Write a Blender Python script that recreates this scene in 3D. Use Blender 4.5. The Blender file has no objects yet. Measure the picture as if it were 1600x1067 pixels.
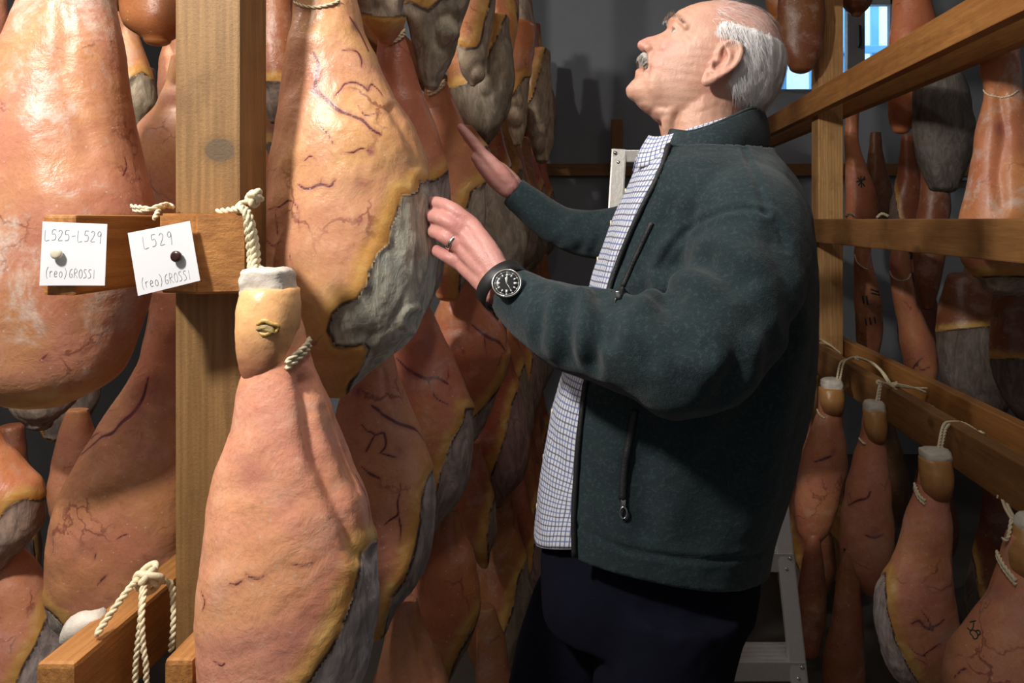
import bpy, bmesh, math, random
import numpy as np
from mathutils import Vector, Matrix
from mathutils.bvhtree import BVHTree
PI = math.pi
S = bpy.context.scene
COL = S.collection
# ------------------------------------------------------------------ camera, world, lights
F, VX, VY, ZC = 1200.0, 930.0, 343.0, 1.45
cam_d = bpy.data.cameras.new('camera'); cam = bpy.data.objects.new('camera', cam_d); COL.objects.link(cam)
cam.location = (0, 0, ZC); cam.rotation_euler = (PI/2, 0, 0)
cam_d.sensor_width = 36; cam_d.lens = 27.0; cam_d.shift_x = (800-VX)/1600; cam_d.shift_y = -(533.5-VY)/1600
cam_d.clip_start = 0.02
S.camera = cam
S.view_settings.view_transform = 'Standard'; S.view_settings.look = 'None'
S.view_settings.exposure = 0.12; S.view_settings.gamma = 1.0; S.view_settings.use_curve_mapping = False
try:
    S.cycles.use_denoising = True
    S.cycles.max_bounces = 8
except Exception: pass
wd = bpy.data.worlds.new('sky'); S.world = wd; wd.use_nodes = True
wd.node_tree.nodes['Background'].inputs[0].default_value = (0.55, 0.78, 1.0, 1)
wd.node_tree.nodes['Background'].inputs[1].default_value = 3.0
def lamp(name, loc, energy, col, size, kind='POINT', rot=(0,0,0)):
    d = bpy.data.lights.new(name, kind); d.energy = energy; d.color = col
    if kind == 'POINT': d.shadow_soft_size = size
    else: d.shape = 'RECTANGLE'; d.size = size[0]; d.size_y = size[1]
    o = bpy.data.objects.new(name, d); COL.objects.link(o); o.location = loc; o.rotation_euler = rot
    return o
lamp('ceiling_bulb', (-0.92, 0.25, ZC+0.92), 100, (1.0, 0.94, 0.87), 0.07)
lamp('aisle_tube_lamp', (0.0, 0.75, 2.84), 5.5, (1.0, 0.96, 0.90), (0.12, 0.5), 'AREA')
lamp('rear_fill_lamp', (0.95, 3.3, 2.80), 2.4, (1.0, 0.93, 0.84), (0.2, 0.8), 'AREA')  # unseen area lamp added as weak fill for the rear

lamp('inner_bulb', (-1.55, 1.35, 2.72), 42, (1.0, 0.95, 0.88), 0.05)
# ------------------------------------------------------------------ helpers
def W(px, py, Y):
    return np.array([(px-VX)*Y/F, Y, ZC-(py-VY)*Y/F])
def Wv(*a): return Vector(W(*a))
def tag(o, label=None, cat=None, group=None, kind=None):
    if label: o['label'] = label
    if cat: o['category'] = cat
    if group: o['group'] = group
    if kind: o['kind'] = kind
    return o
def empty(name, loc=(0,0,0)):
    o = bpy.data.objects.new(name, None); COL.objects.link(o); o.location = Vector(loc); o.empty_display_size = .05
    return o
def mk(name, verts, faces, mat=None, parent=None, smooth=True, attrs=None, uv=None, origin=None):
    verts = np.asarray(verts, float)
    if parent is not None:
        base = np.array(parent.matrix_basis.translation); p = parent.parent
        while p is not None:
            base = base + np.array(p.matrix_basis.translation); p = p.parent
        verts = verts - base
    elif origin is not None:
        verts = verts - np.asarray(origin, float)
    m = bpy.data.meshes.new(name)
    if isinstance(faces, np.ndarray): faces = faces.tolist()
    m.from_pydata(verts.tolist(), [], faces)
    m.update()
    if smooth: m.polygons.foreach_set('use_smooth', [True]*len(m.polygons))
    if attrs:
        for k, v in attrs.items():
            v = np.asarray(v, np.float32)
            if v.ndim == 1:
                a = m.attributes.new(k, 'FLOAT', 'POINT'); a.data.foreach_set('value', v)
            else:
                a = m.attributes.new(k, 'FLOAT_COLOR', 'POINT'); a.data.foreach_set('color', np.c_[v[:, :3], np.ones(len(v))].astype(np.float32).ravel())
    if uv is not None:
        l = m.uv_layers.new(name='UVMap'); idx = np.empty(len(m.loops), np.int32); m.loops.foreach_get('vertex_index', idx)
        l.data.foreach_set('uv', np.asarray(uv, np.float32)[idx].ravel())
    if mat: m.materials.append(mat)
    o = bpy.data.objects.new(name, m); COL.objects.link(o)
    if parent is not None: o.parent = parent
    elif origin is not None: o.location = Vector(origin)
    return o
class MB:
    def __init__(s): s.v = []; s.f = []; s.n = 0
    def add(s, v, f):
        v = np.asarray(v, float); s.v.append(v)
        s.f += [[i+s.n for i in q] for q in (f.tolist() if isinstance(f, np.ndarray) else f)]; s.n += len(v); return s
    def V(s): return np.concatenate(s.v)
    def build(s, name, mat, parent=None, **k): return mk(name, s.V(), s.f, mat, parent, **k)
def snoise(p, freq, seed, octv=3):
    r = np.random.RandomState(seed); out = np.zeros(len(p)); amp = 1.; tot = 0
    for o in range(octv):
        for k in range(7):
            d = r.randn(3); d /= np.linalg.norm(d)
            out += amp*np.sin(p@d*freq*(0.6+0.8*r.rand())*6.28+r.rand()*6.28)/2.6
        tot += amp; amp *= .55; freq *= 2.03
    return out/tot
def smooth_path(pts, n, extra=None):
    """Catmull-Rom resample; rows may have any number of columns"""
    P = np.asarray(pts, float)
    if len(P) == 2: t = np.linspace(0, 1, n)[:, None]; return P[0]*(1-t)+P[1]*t
    d = np.r_[0, np.cumsum(np.linalg.norm(np.diff(P[:, :3], axis=0), axis=1)+1e-9)]
    Q = np.vstack([2*P[0]-P[1], P, 2*P[-1]-P[-2]])
    u = np.linspace(0, d[-1], n); k = np.clip(np.searchsorted(d, u, side='right')-1, 0, len(P)-2)
    t = ((u-d[k])/(d[k+1]-d[k]))[:, None]
    p0, p1, p2, p3 = Q[k], Q[k+1], Q[k+2], Q[k+3]
    return .5*((2*p1)+(-p0+p2)*t+(2*p0-5*p1+4*p2-p3)*t*t+(-p0+3*p1-3*p2+p3)*t**3)
def frames(P):
    T = np.gradient(P, axis=0); T /= np.linalg.norm(T, axis=1)[:, None]+1e-12
    a = np.array([0, 0, 1.]) if abs(T[0][2]) < .9 else np.array([0, 1., 0])
    N = np.zeros_like(P); n = a-T[0]*(a@T[0]); n /= np.linalg.norm(n); N[0] = n
    for i in range(1, len(P)):
        n = N[i-1]-T[i]*(N[i-1]@T[i]); N[i] = n/(np.linalg.norm(n)+1e-12)
    return T, N, np.cross(T, N)
def tube(P, R, ns=10, cap=True, round_end=False, flat=1.0):
    P = np.asarray(P, float); R = np.broadcast_to(np.asarray(R, float), (len(P),)).copy()
    if round_end:
        T, N, B = frames(P)
        def ext(p, t, r):
            a = np.array([.35, .7, .9, 1.0])*PI/2
            return [p+t*r*math.sin(x) for x in a], [max(r*math.cos(x), r*.03) for x in a]
        e, er = ext(P[-1], T[-1], R[-1]); s_, sr = ext(P[0], -T[0], R[0])
        P = np.vstack([s_[::-1], P, e]); R = np.r_[sr[::-1], R, er]
    T, N, B = frames(P)
    th = np.arange(ns)*2*PI/ns
    V = (P[:, None]+R[:, None, None]*(np.cos(th)[None, :, None]*N[:, None]+flat*np.sin(th)[None, :, None]*B[:, None])).reshape(-1, 3)
    f = grid_faces(len(P), ns)
    if cap: f = f+[list(range(ns))[::-1], [(len(P)-1)*ns+i for i in range(ns)]]
    return V, f
def grid_faces(nr, ns, wrap=True):
    f = []
    for i in range(nr-1):
        for j in range(ns if wrap else ns-1):
            a = i*ns+j; b = i*ns+(j+1) % ns
            f.append([a, b, b+ns, a+ns])
    return f
def twine(pts, r=.0022, turns_per_m=55, n=None, ply=2):
    P = np.asarray(pts, float); L = np.linalg.norm(np.diff(P, axis=0), axis=1).sum()
    n = n or max(12, int(L/.0022)); n = min(n, 260)
    C = smooth_path(P, n); T, N, B = frames(C); s = np.linspace(0, L, n)
    mb = MB()
    for k in range(ply):
        ph = s*turns_per_m*2*PI+k*2*PI/ply
        mb.add(*tube(C+r*.55*(np.cos(ph)[:, None]*N+np.sin(ph)[:, None]*B), r*.62, 6))
    return mb
def join(*mbs):
    o = MB()
    for m in mbs:
        for_v = m.V(); o.add(for_v, m.f)
    return o
def knot(c, r, seed=0, rt=.0024):
    rr = np.random.RandomState(seed); t = np.linspace(0, 2*PI, 60)
    p = np.c_[np.sin(t)+2*np.sin(2*t), np.cos(t)-2*np.cos(2*t), -1.6*np.sin(3*t)]/3*r
    M = np.linalg.qr(rr.randn(3, 3))[0]
    return MB().add(*tube(np.asarray(c)+p@M.T, rt, 7, cap=False))
def box_arrays(sx, sy, sz, bev=.003, seg=2):
    bm = bmesh.new(); bmesh.ops.create_cube(bm, size=1)
    bmesh.ops.scale(bm, vec=(sx, sy, sz), verts=bm.verts)
    if bev: bmesh.ops.bevel(bm, geom=list(bm.edges), offset=bev, segments=seg, affect='EDGES', profile=.6)
    bm.verts.index_update()
    v = np.array([x.co[:] for x in bm.verts]); f = [[x.index for x in q.verts] for q in bm.faces]; bm.free()
    return v, f
def prism(poly, z0, z1, bev=.003):
    bm = bmesh.new(); vs = [bm.verts.new((x, y, z0)) for x, y in poly]
    bm.faces.new(vs[::-1]); r = bmesh.ops.extrude_face_region(bm, geom=list(bm.faces))
    for e in r['geom']:
        if isinstance(e, bmesh.types.BMVert): e.co.z = z1
    bmesh.ops.recalc_face_normals(bm, faces=bm.faces)
    if bev: bmesh.ops.bevel(bm, geom=list(bm.edges), offset=bev, segments=2, affect='EDGES')
    bm.verts.index_update()
    v = np.array([x.co[:] for x in bm.verts]); f = [[x.index for x in q.verts] for q in bm.faces]; bm.free()
    return v, f
def timber(name, p0, p1, w, h, mat, label=None, cat='rail', bev=.004, parent=None, group=None, kind=None):
    """board from p0 to p1 (axis through the middle); w across, h upright; local X = grain"""
    p0, p1 = Vector(p0), Vector(p1); d = p1-p0; L = d.length; x = d.normalized()
    up = Vector((0, 0, 1)) if abs(x.z) < .9 else Vector((0, 1, 0))
    y = up.cross(x).normalized(); z = x.cross(y)
    v, f = box_arrays(L, w, h, bev)
    o = mk(name, v, f, mat, None, smooth=False)
    o.matrix_world = Matrix(((x.x, y.x, z.x, (p0.x+p1.x)/2), (x.y, y.y, z.y, (p0.y+p1.y)/2), (x.z, y.z, z.z, (p0.z+p1.z)/2), (0, 0, 0, 1)))
    if parent: o.parent = parent
    return tag(o, label, cat if label else None, group, kind)
def bvh_of(objs):
    V = []; Fc = []; n = 0
    bpy.context.view_layer.update()
    for o in objs:
        mw = o.matrix_world; V += [mw@v.co for v in o.data.vertices]
        Fc += [[i+n for i in p.vertices] for p in o.data.polygons]; n = len(V)
    return BVHTree.FromPolygons(V, Fc)
def cast(b, px, py, lift=0.):
    o = Vector((0, 0, ZC)); d = (Wv(px, py, 1.)-o).normalized()
    h = b.ray_cast(o, d)
    if h[0] is None: return None
    n = h[1] if h[1].dot(d) < 0 else -h[1]
    return np.array(h[0]+n*lift)
def cast_line(b, pts, n=0, lift=0.):
    P = np.asarray(pts, float)
    if n: P = smooth_path(np.c_[P, np.zeros(len(P))], n)[:, :2]
    r = [cast(b, x, y, lift) for x, y in P]
    return np.array([q for q in r if q is not None])
def seg_dist(P, A, B):
    d = B-A; t = np.clip(((P-A)@d)/(d@d+1e-12), 0, 1)
    return np.linalg.norm(P-(A+t[:, None]*d), axis=1), t
def poly_sd(P, poly):
    poly = np.asarray(poly, float); m = np.full(len(P), 1e9); ins = np.zeros(len(P), bool)
    for i in range(len(poly)):
        a, b = poly[i], poly[(i+1) % len(poly)]
        m = np.minimum(m, seg_dist(P, a, b)[0])
        c = (a[1] > P[:, 1]) != (b[1] > P[:, 1])
        with np.errstate(divide='ignore', invalid='ignore'):
            xi = (b[0]-a[0])*(P[:, 1]-a[1])/(b[1]-a[1]+1e-12)+a[0]
        ins ^= c & (P[:, 0] < xi)
    return np.where(ins, m, -m)
def sstep(a, b, x):
    t = np.clip((x-a)/(b-a), 0, 1); return t*t*(3-2*t)

# ------------------------------------------------------------------ materials
class NT:
    def __init__(s, name):
        s.m = bpy.data.materials.new(name); s.m.use_nodes = True; s.t = s.m.node_tree; s.t.nodes.clear()
        s.out = s.n('ShaderNodeOutputMaterial'); s.b = s.n('ShaderNodeBsdfPrincipled')
        s.t.links.new(s.b.outputs[0], s.out.inputs[0])
    def n(s, typ, ins=None, **props):
        x = s.t.nodes.new(typ)
        for k, v in props.items(): setattr(x, k, v)
        for k, v in (ins or {}).items(): s.put(x.inputs[k], v)
        return x
    def put(s, sock, v):
        if hasattr(v, 'is_output') or isinstance(v, bpy.types.NodeSocket): s.t.links.new(v, sock)
        else:
            if isinstance(v, (tuple, list)) and len(v) == 3 and sock.type == 'RGBA': v = (*v, 1)
            sock.default_value = v
    def B(s, **k):
        for a, v in k.items(): s.put(s.b.inputs[a.replace('_', ' ')], v)
    def math(s, op, a, b=0., c=None, clamp=False):
        x = s.n('ShaderNodeMath', operation=op, use_clamp=clamp); s.put(x.inputs[0], a); s.put(x.inputs[1], b)
        if c is not None: s.put(x.inputs[2], c)
        return x.outputs[0]
    def mix(s, f, a, b, mode='MIX'):
        x = s.n('ShaderNodeMix', data_type='RGBA', blend_type=mode)
        s.put(x.inputs[0], f); s.put(x.inputs[6], a); s.put(x.inputs[7], b); return x.outputs[2]
    def rng(s, v, a, b, c=0., d=1., smooth=True):
        x = s.n('ShaderNodeMapRange', interpolation_type='SMOOTHSTEP' if smooth else 'LINEAR')
        for i, q in enumerate((v, a, b, c, d)): s.put(x.inputs[i], q)
        return x.outputs[0]
    def noise(s, vec, scale, detail=3, rough=.5, dist=0., col=False):
        x = s.n('ShaderNodeTexNoise', {'Scale': scale, 'Detail': detail, 'Roughness': rough, 'Distortion': dist})
        if vec is not None: s.put(x.inputs['Vector'], vec)
        return x.outputs[1 if col else 0]
    def vmath(s, op, a, b):
        x = s.n('ShaderNodeVectorMath', operation=op); s.put(x.inputs[0], a); s.put(x.inputs[1], b); return x.outputs[0]
    def attr(s, name, out=2): return s.n('ShaderNodeAttribute', attribute_name=name).outputs[out]
    def bump(s, h, strength=.3, dist=.01):
        x = s.n('ShaderNodeBump', {'Height': h, 'Strength': strength, 'Distance': dist}); s.put(s.b.inputs['Normal'], x.outputs[0]); return x
def plain(name, col, rough=.5, metal=0., var=.12, scale=40, bump=.1):
    t = NT(name); co = t.n('ShaderNodeTexCoord').outputs['Object']
    n = t.noise(co, scale, 4, .6)
    c = t.mix(n, tuple(x*(1-var) for x in col), tuple(min(1, x*(1+var)) for x in col))
    t.B(Base_Color=c, Roughness=rough, Metallic=metal)
    if bump: t.bump(n, bump, .004)
    return t.m

def ham_material():
    t = NT('cured_ham'); tc = t.n('ShaderNodeTexCoord').outputs['Object']; oi = t.n('ShaderNodeObjectInfo')
    off = t.n('ShaderNodeCombineXYZ'); r = t.math('MULTIPLY', oi.outputs['Random'], 17.)
    for i in range(3): t.put(off.inputs[i], r)
    p = t.vmath('ADD', tc, off.outputs[0])
    fd = t.attr('fd'); vd = t.attr('vd'); bd = t.attr('bd')
    # skin
    n1 = t.noise(p, 7.5, 4, .55, .6); n2 = t.noise(p, 26, 5, .65, .8); n3 = t.noise(p, 170, 3, .7)
    n4 = t.noise(p, 3.2, 2, .5)
    skin = t.mix(t.rng(n1, .32, .68), (.66, .345, .165), (.64, .30, .205))
    skin = t.mix(t.rng(n2, .50, .80, 0, .55), skin, (.78, .50, .33))
    skin = t.mix(t.rng(n4, .50, .72, 0, .55), skin, (.52, .175, .11))
    skin = t.mix(t.rng(n2, .46, .26, 0, .40), skin, (.47, .21, .11))
    skin = t.mix(t.rng(n3, .45, .70, 0, .22), skin, (.36, .13, .07))
    # tint given per ham
    skin = t.mix(1.0, skin, oi.outputs['Color'], 'MULTIPLY')
    # procedural vein net
    sc = t.n('ShaderNodeVectorMath', operation='SCALE'); t.put(sc.inputs[0], t.noise(p, 16, 4, .6, col=True)); sc.inputs[3].default_value = .075
    wp = t.vmath('ADD', p, sc.outputs[0])
    vo = t.n('ShaderNodeTexVoronoi', {'Scale': 9.5}, feature='DISTANCE_TO_EDGE'); t.put(vo.inputs['Vector'], wp)
    vmask = t.rng(t.noise(p, 9, 2, .5), .53, .64)
    net = t.math('MULTIPLY', t.rng(vo.outputs['Distance'], .030, .004), vmask)
    skin = t.mix(t.math('MULTIPLY', net, .62), skin, (.17, .035, .030))
    # traced veins with a soft halo
    skin = t.mix(t.rng(vd, 4.2, .8, 0, .42), skin, (.40, .13, .10))
    vw = t.math('ADD', vd, t.math('MULTIPLY', t.math('SUBTRACT', n2, .5), 1.6))
    skin = t.mix(t.rng(vw, 1.5, .5, 0, .92), skin, (.115, .022, .035))
    skin = t.mix(t.math('MULTIPLY', bd, t.rng(n2, .25, .6, .45, 1.)), skin, (.27, .065, .085))
    # salt bloom
    bl = t.math('MULTIPLY', t.rng(t.noise(p, 11, 5, .72, .4), .50, .68), oi.outputs['Alpha'])
    skin = t.mix(t.math('MULTIPLY', bl, t.rng(n3, .3, .6, .5, 1.)), skin, (.66, .52, .44))
    sp = t.n('ShaderNodeTexVoronoi', {'Scale': 55.}); t.put(sp.inputs['Vector'], p)
    skin = t.mix(t.rng(sp.outputs['Distance'], .11, .05, 0, .55), skin, (.72, .58, .48))
    # fat rim
    fdn = t.math("ADD", fd, t.math("MULTIPLY", t.math("SUBTRACT", n2, .5), .008))
    fat = t.mix(t.rng(n2, .35, .7), (.58, .29, .055), (.66, .42, .14))
    col = t.mix(t.math('MULTIPLY', t.rng(t.math('ADD', fdn, t.math('MULTIPLY', t.math('SUBTRACT', n1, .5), .05)), -.034, -.008, 0, .9), t.rng(n2, .2, .6, .7, 1.)), skin, fat)
    # flesh
    mp = t.n('ShaderNodeMapping'); mp.inputs['Scale'].default_value = (1, 1, .32); t.put(mp.inputs[0], p)
    s1 = t.noise(mp.outputs[0], 34, 6, .68, 1.6); s2 = t.noise(p, 12, 4, .6, 1.); s3 = t.noise(p, 90, 4, .7)
    fl = t.mix(t.rng(s1, .34, .66), (.26, .25, .245), (.54, .51, .48))
    fl = t.mix(t.rng(s2, .50, .70, 0, .45), fl, (.37, .29, .19))
    fl = t.mix(t.rng(s2, .45, .28, 0, .55), fl, (.20, .205, .225))
    fl = t.mix(t.rng(s3, .60, .75, 0, .6), fl, (.58, .54, .50))
    fl = t.mix(t.rng(s3, .36, .24, 0, .4), fl, (.10, .08, .065))
    fl = t.mix(.85, fl, t.mix(1.0, fl, oi.outputs['Color'], 'MULTIPLY'))
    col = t.mix(t.rng(fdn, -.001, .004), col, fl)
    edge = t.math('MULTIPLY', t.rng(fdn, -.004, .0005), t.rng(fdn, .007, .002))
    col = t.mix(t.math('MULTIPLY', edge, t.rng(s2, .42, .55)), col, (.05, .03, .025))
    isf = t.rng(fdn, -.001, .004)
    t.B(Base_Color=col, Roughness=t.math('ADD', t.rng(isf, 0, 1, .36, .72), t.math('MULTIPLY', t.math('SUBTRACT', n2, .5), .25)))
    t.B(Subsurface_Weight=.10, Subsurface_Radius=(.012, .005, .003), Subsurface_Scale=.6)
    t.b.inputs['Specular IOR Level'].default_value = .42
    h = t.math('ADD', t.math('MULTIPLY', n2, .8), t.math('MULTIPLY', n3, .25))
    h = t.math('ADD', h, t.math('MULTIPLY', t.math('MULTIPLY', s1, 1.6), isf))
    h = t.math('ADD', h, t.math('MULTIPLY', t.rng(vw, 2., .2), -.10))
    t.bump(h, .42, .005)
    return t.m
def wood_material(name, dark, light, knots=True, knot=None):
    t = NT(name); tc = t.n('ShaderNodeTexCoord').outputs['Object']; oi = t.n('ShaderNodeObjectInfo')
    off = t.n('ShaderNodeCombineXYZ'); r = t.math('MULTIPLY', oi.outputs['Random'], 9.)
    for i in range(3): t.put(off.inputs[i], r)
    p0 = t.vmath('ADD', tc, off.outputs[0])
    mp = t.n('ShaderNodeMapping'); mp.inputs['Scale'].default_value = (.07, 1, 1); t.put(mp.inputs[0], p0)
    p = mp.outputs[0]
    sc = t.n('ShaderNodeVectorMath', operation='SCALE'); t.put(sc.inputs[0], t.noise(p, 6, 2, .5, col=True)); sc.inputs[3].default_value = .10
    q = t.vmath('ADD', p, sc.outputs[0])
    ring = t.n('ShaderNodeTexWave', {'Scale': 26., 'Distortion': 5.0, 'Detail': 3., 'Detail Scale': 1.2, 'Detail Roughness': .6}, bands_direction='Y'); t.put(ring.inputs['Vector'], q)
    g1 = t.noise(p, 160, 4, .6); g2 = t.noise(p0, 9, 4, .6); g3 = t.noise(p0, 260, 3, .7); g4 = t.noise(p, 30, 3, .6)
    c = t.mix(t.rng(ring.outputs[1], .25, .9, 0, .42), light, dark)
    c = t.mix(t.rng(g4, .40, .70, 0, .55), c, dark)
    c = t.mix(t.rng(g1, .35, .65, 0, .30), c, tuple(x*.6 for x in dark))
    c = t.mix(t.rng(g2, .52, .72, 0, .45), c, tuple(x*.55 for x in dark))
    c = t.mix(t.rng(g3, .60, .78, 0, .45), c, tuple(x*.35 for x in dark))
    if knots:
        mk_ = t.n('ShaderNodeMapping'); mk_.inputs['Scale'].default_value = (.75, 1.1, 1.1); t.put(mk_.inputs[0], p0)
        vo = t.n('ShaderNodeTexVoronoi', {'Scale': 5.}); t.put(vo.inputs['Vector'], mk_.outputs[0])
        c = t.mix(t.rng(vo.outputs['Distance'], .13, .07, 0, .75), c, tuple(x*.42 for x in dark))
    if knot:
        sx = t.n('ShaderNodeSeparateXYZ'); t.put(sx.inputs[0], tc); wob = t.math('MULTIPLY', t.math('SUBTRACT', g2, .5), .010)
        ax = t.math('DIVIDE', t.math('SUBTRACT', t.math('ADD', sx.outputs[0], wob), knot[0]), knot[2]); ay = t.math('DIVIDE', t.math('SUBTRACT', sx.outputs[1], knot[1]), knot[3])
        dk = t.math('SQRT', t.math('ADD', t.math('MULTIPLY', ax, ax), t.math('MULTIPLY', ay, ay)))
        c = t.mix(t.rng(dk, 1.9, 1., 0, .35), c, tuple(x*.6 for x in dark)); c = t.mix(t.rng(dk, 1.12, .95, 0, .8), c, (.105, .072, .042))
    t.B(Base_Color=c, Roughness=.62)
    t.bump(t.math('ADD', t.math('MULTIPLY', g1, 1.), t.math('MULTIPLY', g3, .8)), .35, .003)
    return t.m
M = {}
M['ham'] = ham_material()
M['post'] = wood_material('aged_pine', (.20, .10, .031), (.31, .172, .060))
M['post_near'] = wood_material('knotted_pine', (.20, .10, .031), (.31, .172, .060), False, (.094, .0165, .0150, .0195))
M['post_far'] = wood_material('light_pine', (.42, .20, .06), (.62, .36, .14))
M['rail'] = wood_material('orange_pine', (.33, .125, .028), (.50, .225, .062))
M['rail_old'] = wood_material('old_brown_pine', (.20, .085, .025), (.33, .155, .048))
M['twine'] = plain('twine', (.80, .70, .48), .8, 0, .12, 300, .3)
M['bone'] = plain('sawn_bone', (.66, .60, .52), .55, 0, .25, 60, .5)
def hock_material():
    t = NT('hock_skin'); p = t.n('ShaderNodeTexCoord').outputs['Object']; oi = t.n('ShaderNodeObjectInfo')
    g = t.attr('bd'); n = t.noise(p, 22, 4, .6, .5); n3 = t.noise(p, 120, 4, .6)
    c = t.mix(g, (.66, .40, .17), (.37, .155, .085))
    c = t.mix(t.rng(n, .5, .75, 0, .6), c, (.60, .30, .16))
    c = t.mix(t.rng(n3, .5, .75, 0, .3), c, (.30, .13, .07))
    c = t.mix(1.0, c, oi.outputs['Color'], 'MULTIPLY')
    t.B(Base_Color=c, Roughness=.36, Subsurface_Weight=.1, Subsurface_Radius=(.01, .005, .003), Subsurface_Scale=.6)
    t.bump(t.math('ADD', n, t.math('MULTIPLY', n3, .3)), .35, .005); return t.m
M['hock'] = hock_material()
def wall_material():
    t = NT('limewashed_wall'); p = t.n('ShaderNodeTexCoord').outputs['Object']
    n = t.noise(p, 1.6, 4, .6); m = t.noise(p, 14, 5, .65)
    c = t.mix(n, (.22, .24, .27), (.34, .36, .40)); c = t.mix(t.rng(m, .5, .7, 0, .35), c, (.27, .28, .29))
    t.B(Base_Color=c, Roughness=.9); t.bump(m, .4, .01); return t.m
M['wall'] = wall_material()
M['wall_dark'] = plain('shaded_wall', (.085, .085, .09), .9, 0, .3, 6, .3)  # darker wall copy for the left side, shade put into its colour
M['floor'] = plain('stone_floor', (.07, .06, .05), .7, 0, .3, 8, .3)
M['ceiling'] = plain('ceiling_plaster', (.30, .28, .26), .9, 0, .15, 4, .2)
M['paper'] = plain('white_paper', (.80, .82, .86), .85, 0, .02, 30, .05)
M['pencil'] = plain('pencil_line', (.17, .17, .18), .7, 0, .1, 50, 0)
M['pin_white'] = plain('ivory_plastic', (.70, .64, .50), .35, 0, .03, 30, 0)
M['pin_dark'] = plain('dark_brown_plastic', (.045, .018, .016), .28, 0, .03, 30, 0)
M['alu'] = plain('brushed_aluminium', (.62, .60, .57), .42, .55, .1, 120, .15)
M['steel'] = plain('polished_steel', (.62, .62, .62), .22, 1., .05, 60, 0)
M['black'] = plain('black_rubber', (.012, .012, .013), .5, 0, .2, 60, .1)
M['dial'] = plain('black_dial', (.01, .01, .012), .3, 0, .1, 60, 0)
M['lume'] = plain('white_dial_marks', (.72, .76, .74), .4, 0, .02, 60, 0)
M['ink'] = plain('dark_green_ink', (.02, .05, .045), .7, 0, .2, 60, 0)
M['frame'] = plain('window_frame_paint', (.30, .30, .29), .6, 0, .1, 20, .1)
M['bars'] = plain('blue_window_bars', (.20, .50, .80), .5, 0, .1, 20, 0)
def glass_material():
    t = NT('window_glass'); t.B(Base_Color=(.96, .98, 1.0, 1), Roughness=.02, Transmission_Weight=1.0, IOR=1.02); return t.m
M['glass'] = glass_material()
M['frosted'] = plain('frosted_glass', (.6, .68, .75), .6, 0, .05, 20, 0)
# ------------------------------------------------------------------ room shell
XL, XR, YF, YB, ZT = -2.3, 3.0, -1.6, 4.75, 2.9
def wallbox(name, lo, hi, mat):
    lo, hi = np.array(lo), np.array(hi); v, f = box_arrays(*(hi-lo), bev=0)
    return tag(mk(name, v+(lo+hi)/2, f, mat, None, smooth=False), kind='structure')
wallbox('floor', (XL, YF, -.1), (XR, YB, 0), M['floor'])
wallbox('ceiling', (XL, YF, ZT), (XR, YB, ZT+.1), M['ceiling'])
wallbox('wall_left', (XL-.12, YF, 0), (XL, YB, ZT), M['wall_dark'])
wallbox('wall_right', (XR, YF, 0), (XR+.12, YB, ZT), M['wall'])
wallbox('wall_front', (XL, YF-.12, 0), (XR, YF, ZT), M['wall'])
# back wall with two openings
w1 = ((1212-VX)*YB/F, (1408-VX)*YB/F, ZC+(343-146)*YB/F, 2.84)
w2 = ((1448-VX)*YB/F, (1590-VX)*YB/F, .35, ZC+(343-282)*YB/F)
def wall_with_holes(name, x0, x1, z0, z1, y0, y1, holes, mat):
    xs = sorted({x0, x1, *[h[0] for h in holes], *[h[1] for h in holes]}); zs = sorted({z0, z1, *[h[2] for h in holes], *[h[3] for h in holes]})
    bm = bmesh.new(); cache = {}
    def vv(x, z):
        k = (x, z)
        if k not in cache: cache[k] = bm.verts.new((x, y0, z))
        return cache[k]
    for i in range(len(xs)-1):
        for j in range(len(zs)-1):
            cx, cz = (xs[i]+xs[i+1])/2, (zs[j]+zs[j+1])/2
            if any(h[0] < cx < h[1] and h[2] < cz < h[3] for h in holes): continue
            bm.faces.new((vv(xs[i], zs[j]), vv(xs[i+1], zs[j]), vv(xs[i+1], zs[j+1]), vv(xs[i], zs[j+1])))
    r = bmesh.ops.extrude_face_region(bm, geom=list(bm.faces))
    for e in r['geom']:
        if isinstance(e, bmesh.types.BMVert): e.co.y = y1
    bmesh.ops.recalc_face_normals(bm, faces=bm.faces)
    m = bpy.data.meshes.new(name); bm.to_mesh(m); bm.free(); m.materials.append(mat)
    o = bpy.data.objects.new(name, m); COL.objects.link(o); return tag(o, kind='structure')
wall_with_holes('wall_back', XL, XR, 0, ZT, YB, YB+.22, [w1, w2], M['wall'])
def window(name, w, stiles, pane_mat, bars=True):
    r = empty(name, ((w[0]+w[1])/2, YB+.1, w[2])); tag(r, kind='structure')
    y = YB+.10
    def bar(n, p0, p1, a, b, m, pr):
        p0, p1 = np.array(p0), np.array(p1); d = np.abs(p1-p0); sz = np.array([a, b, a]) + d*np.array([1, 0, 1])
        v, f = box_arrays(*sz, bev=.003); return mk(n, v+(p0+p1)/2, f, m, pr, smooth=False)
    for z in (w[2]+.02, w[3]-.02): bar('frame_rail', (w[0], y, z), (w[1], y, z), .04, .05, M['frame'], r)
    for x in [w[0]+.02, w[1]-.02]: bar('frame_stile', (x, y, w[2]), (x, y, w[3]), .04, .05, M['frame'], r)
    for x, ww in stiles: bar('frame_stile', (x, y, w[2]), (x, y, w[3]), ww, .06, M['frame'], r)
    bar('pane', (w[0]+.02, y, w[2]+.02), (w[1]-.02, y, w[3]-.02), .0, .006, pane_mat, r)
    return r
window('window_1', w1, [((1344-VX)*YB/F, .11)], M['glass'])
window('window_2', w2, [], M['frosted'], False)
ow = empty('outside_facade', (1.6, YB+1.5, 1.0)); tag(ow, kind='structure')
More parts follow.
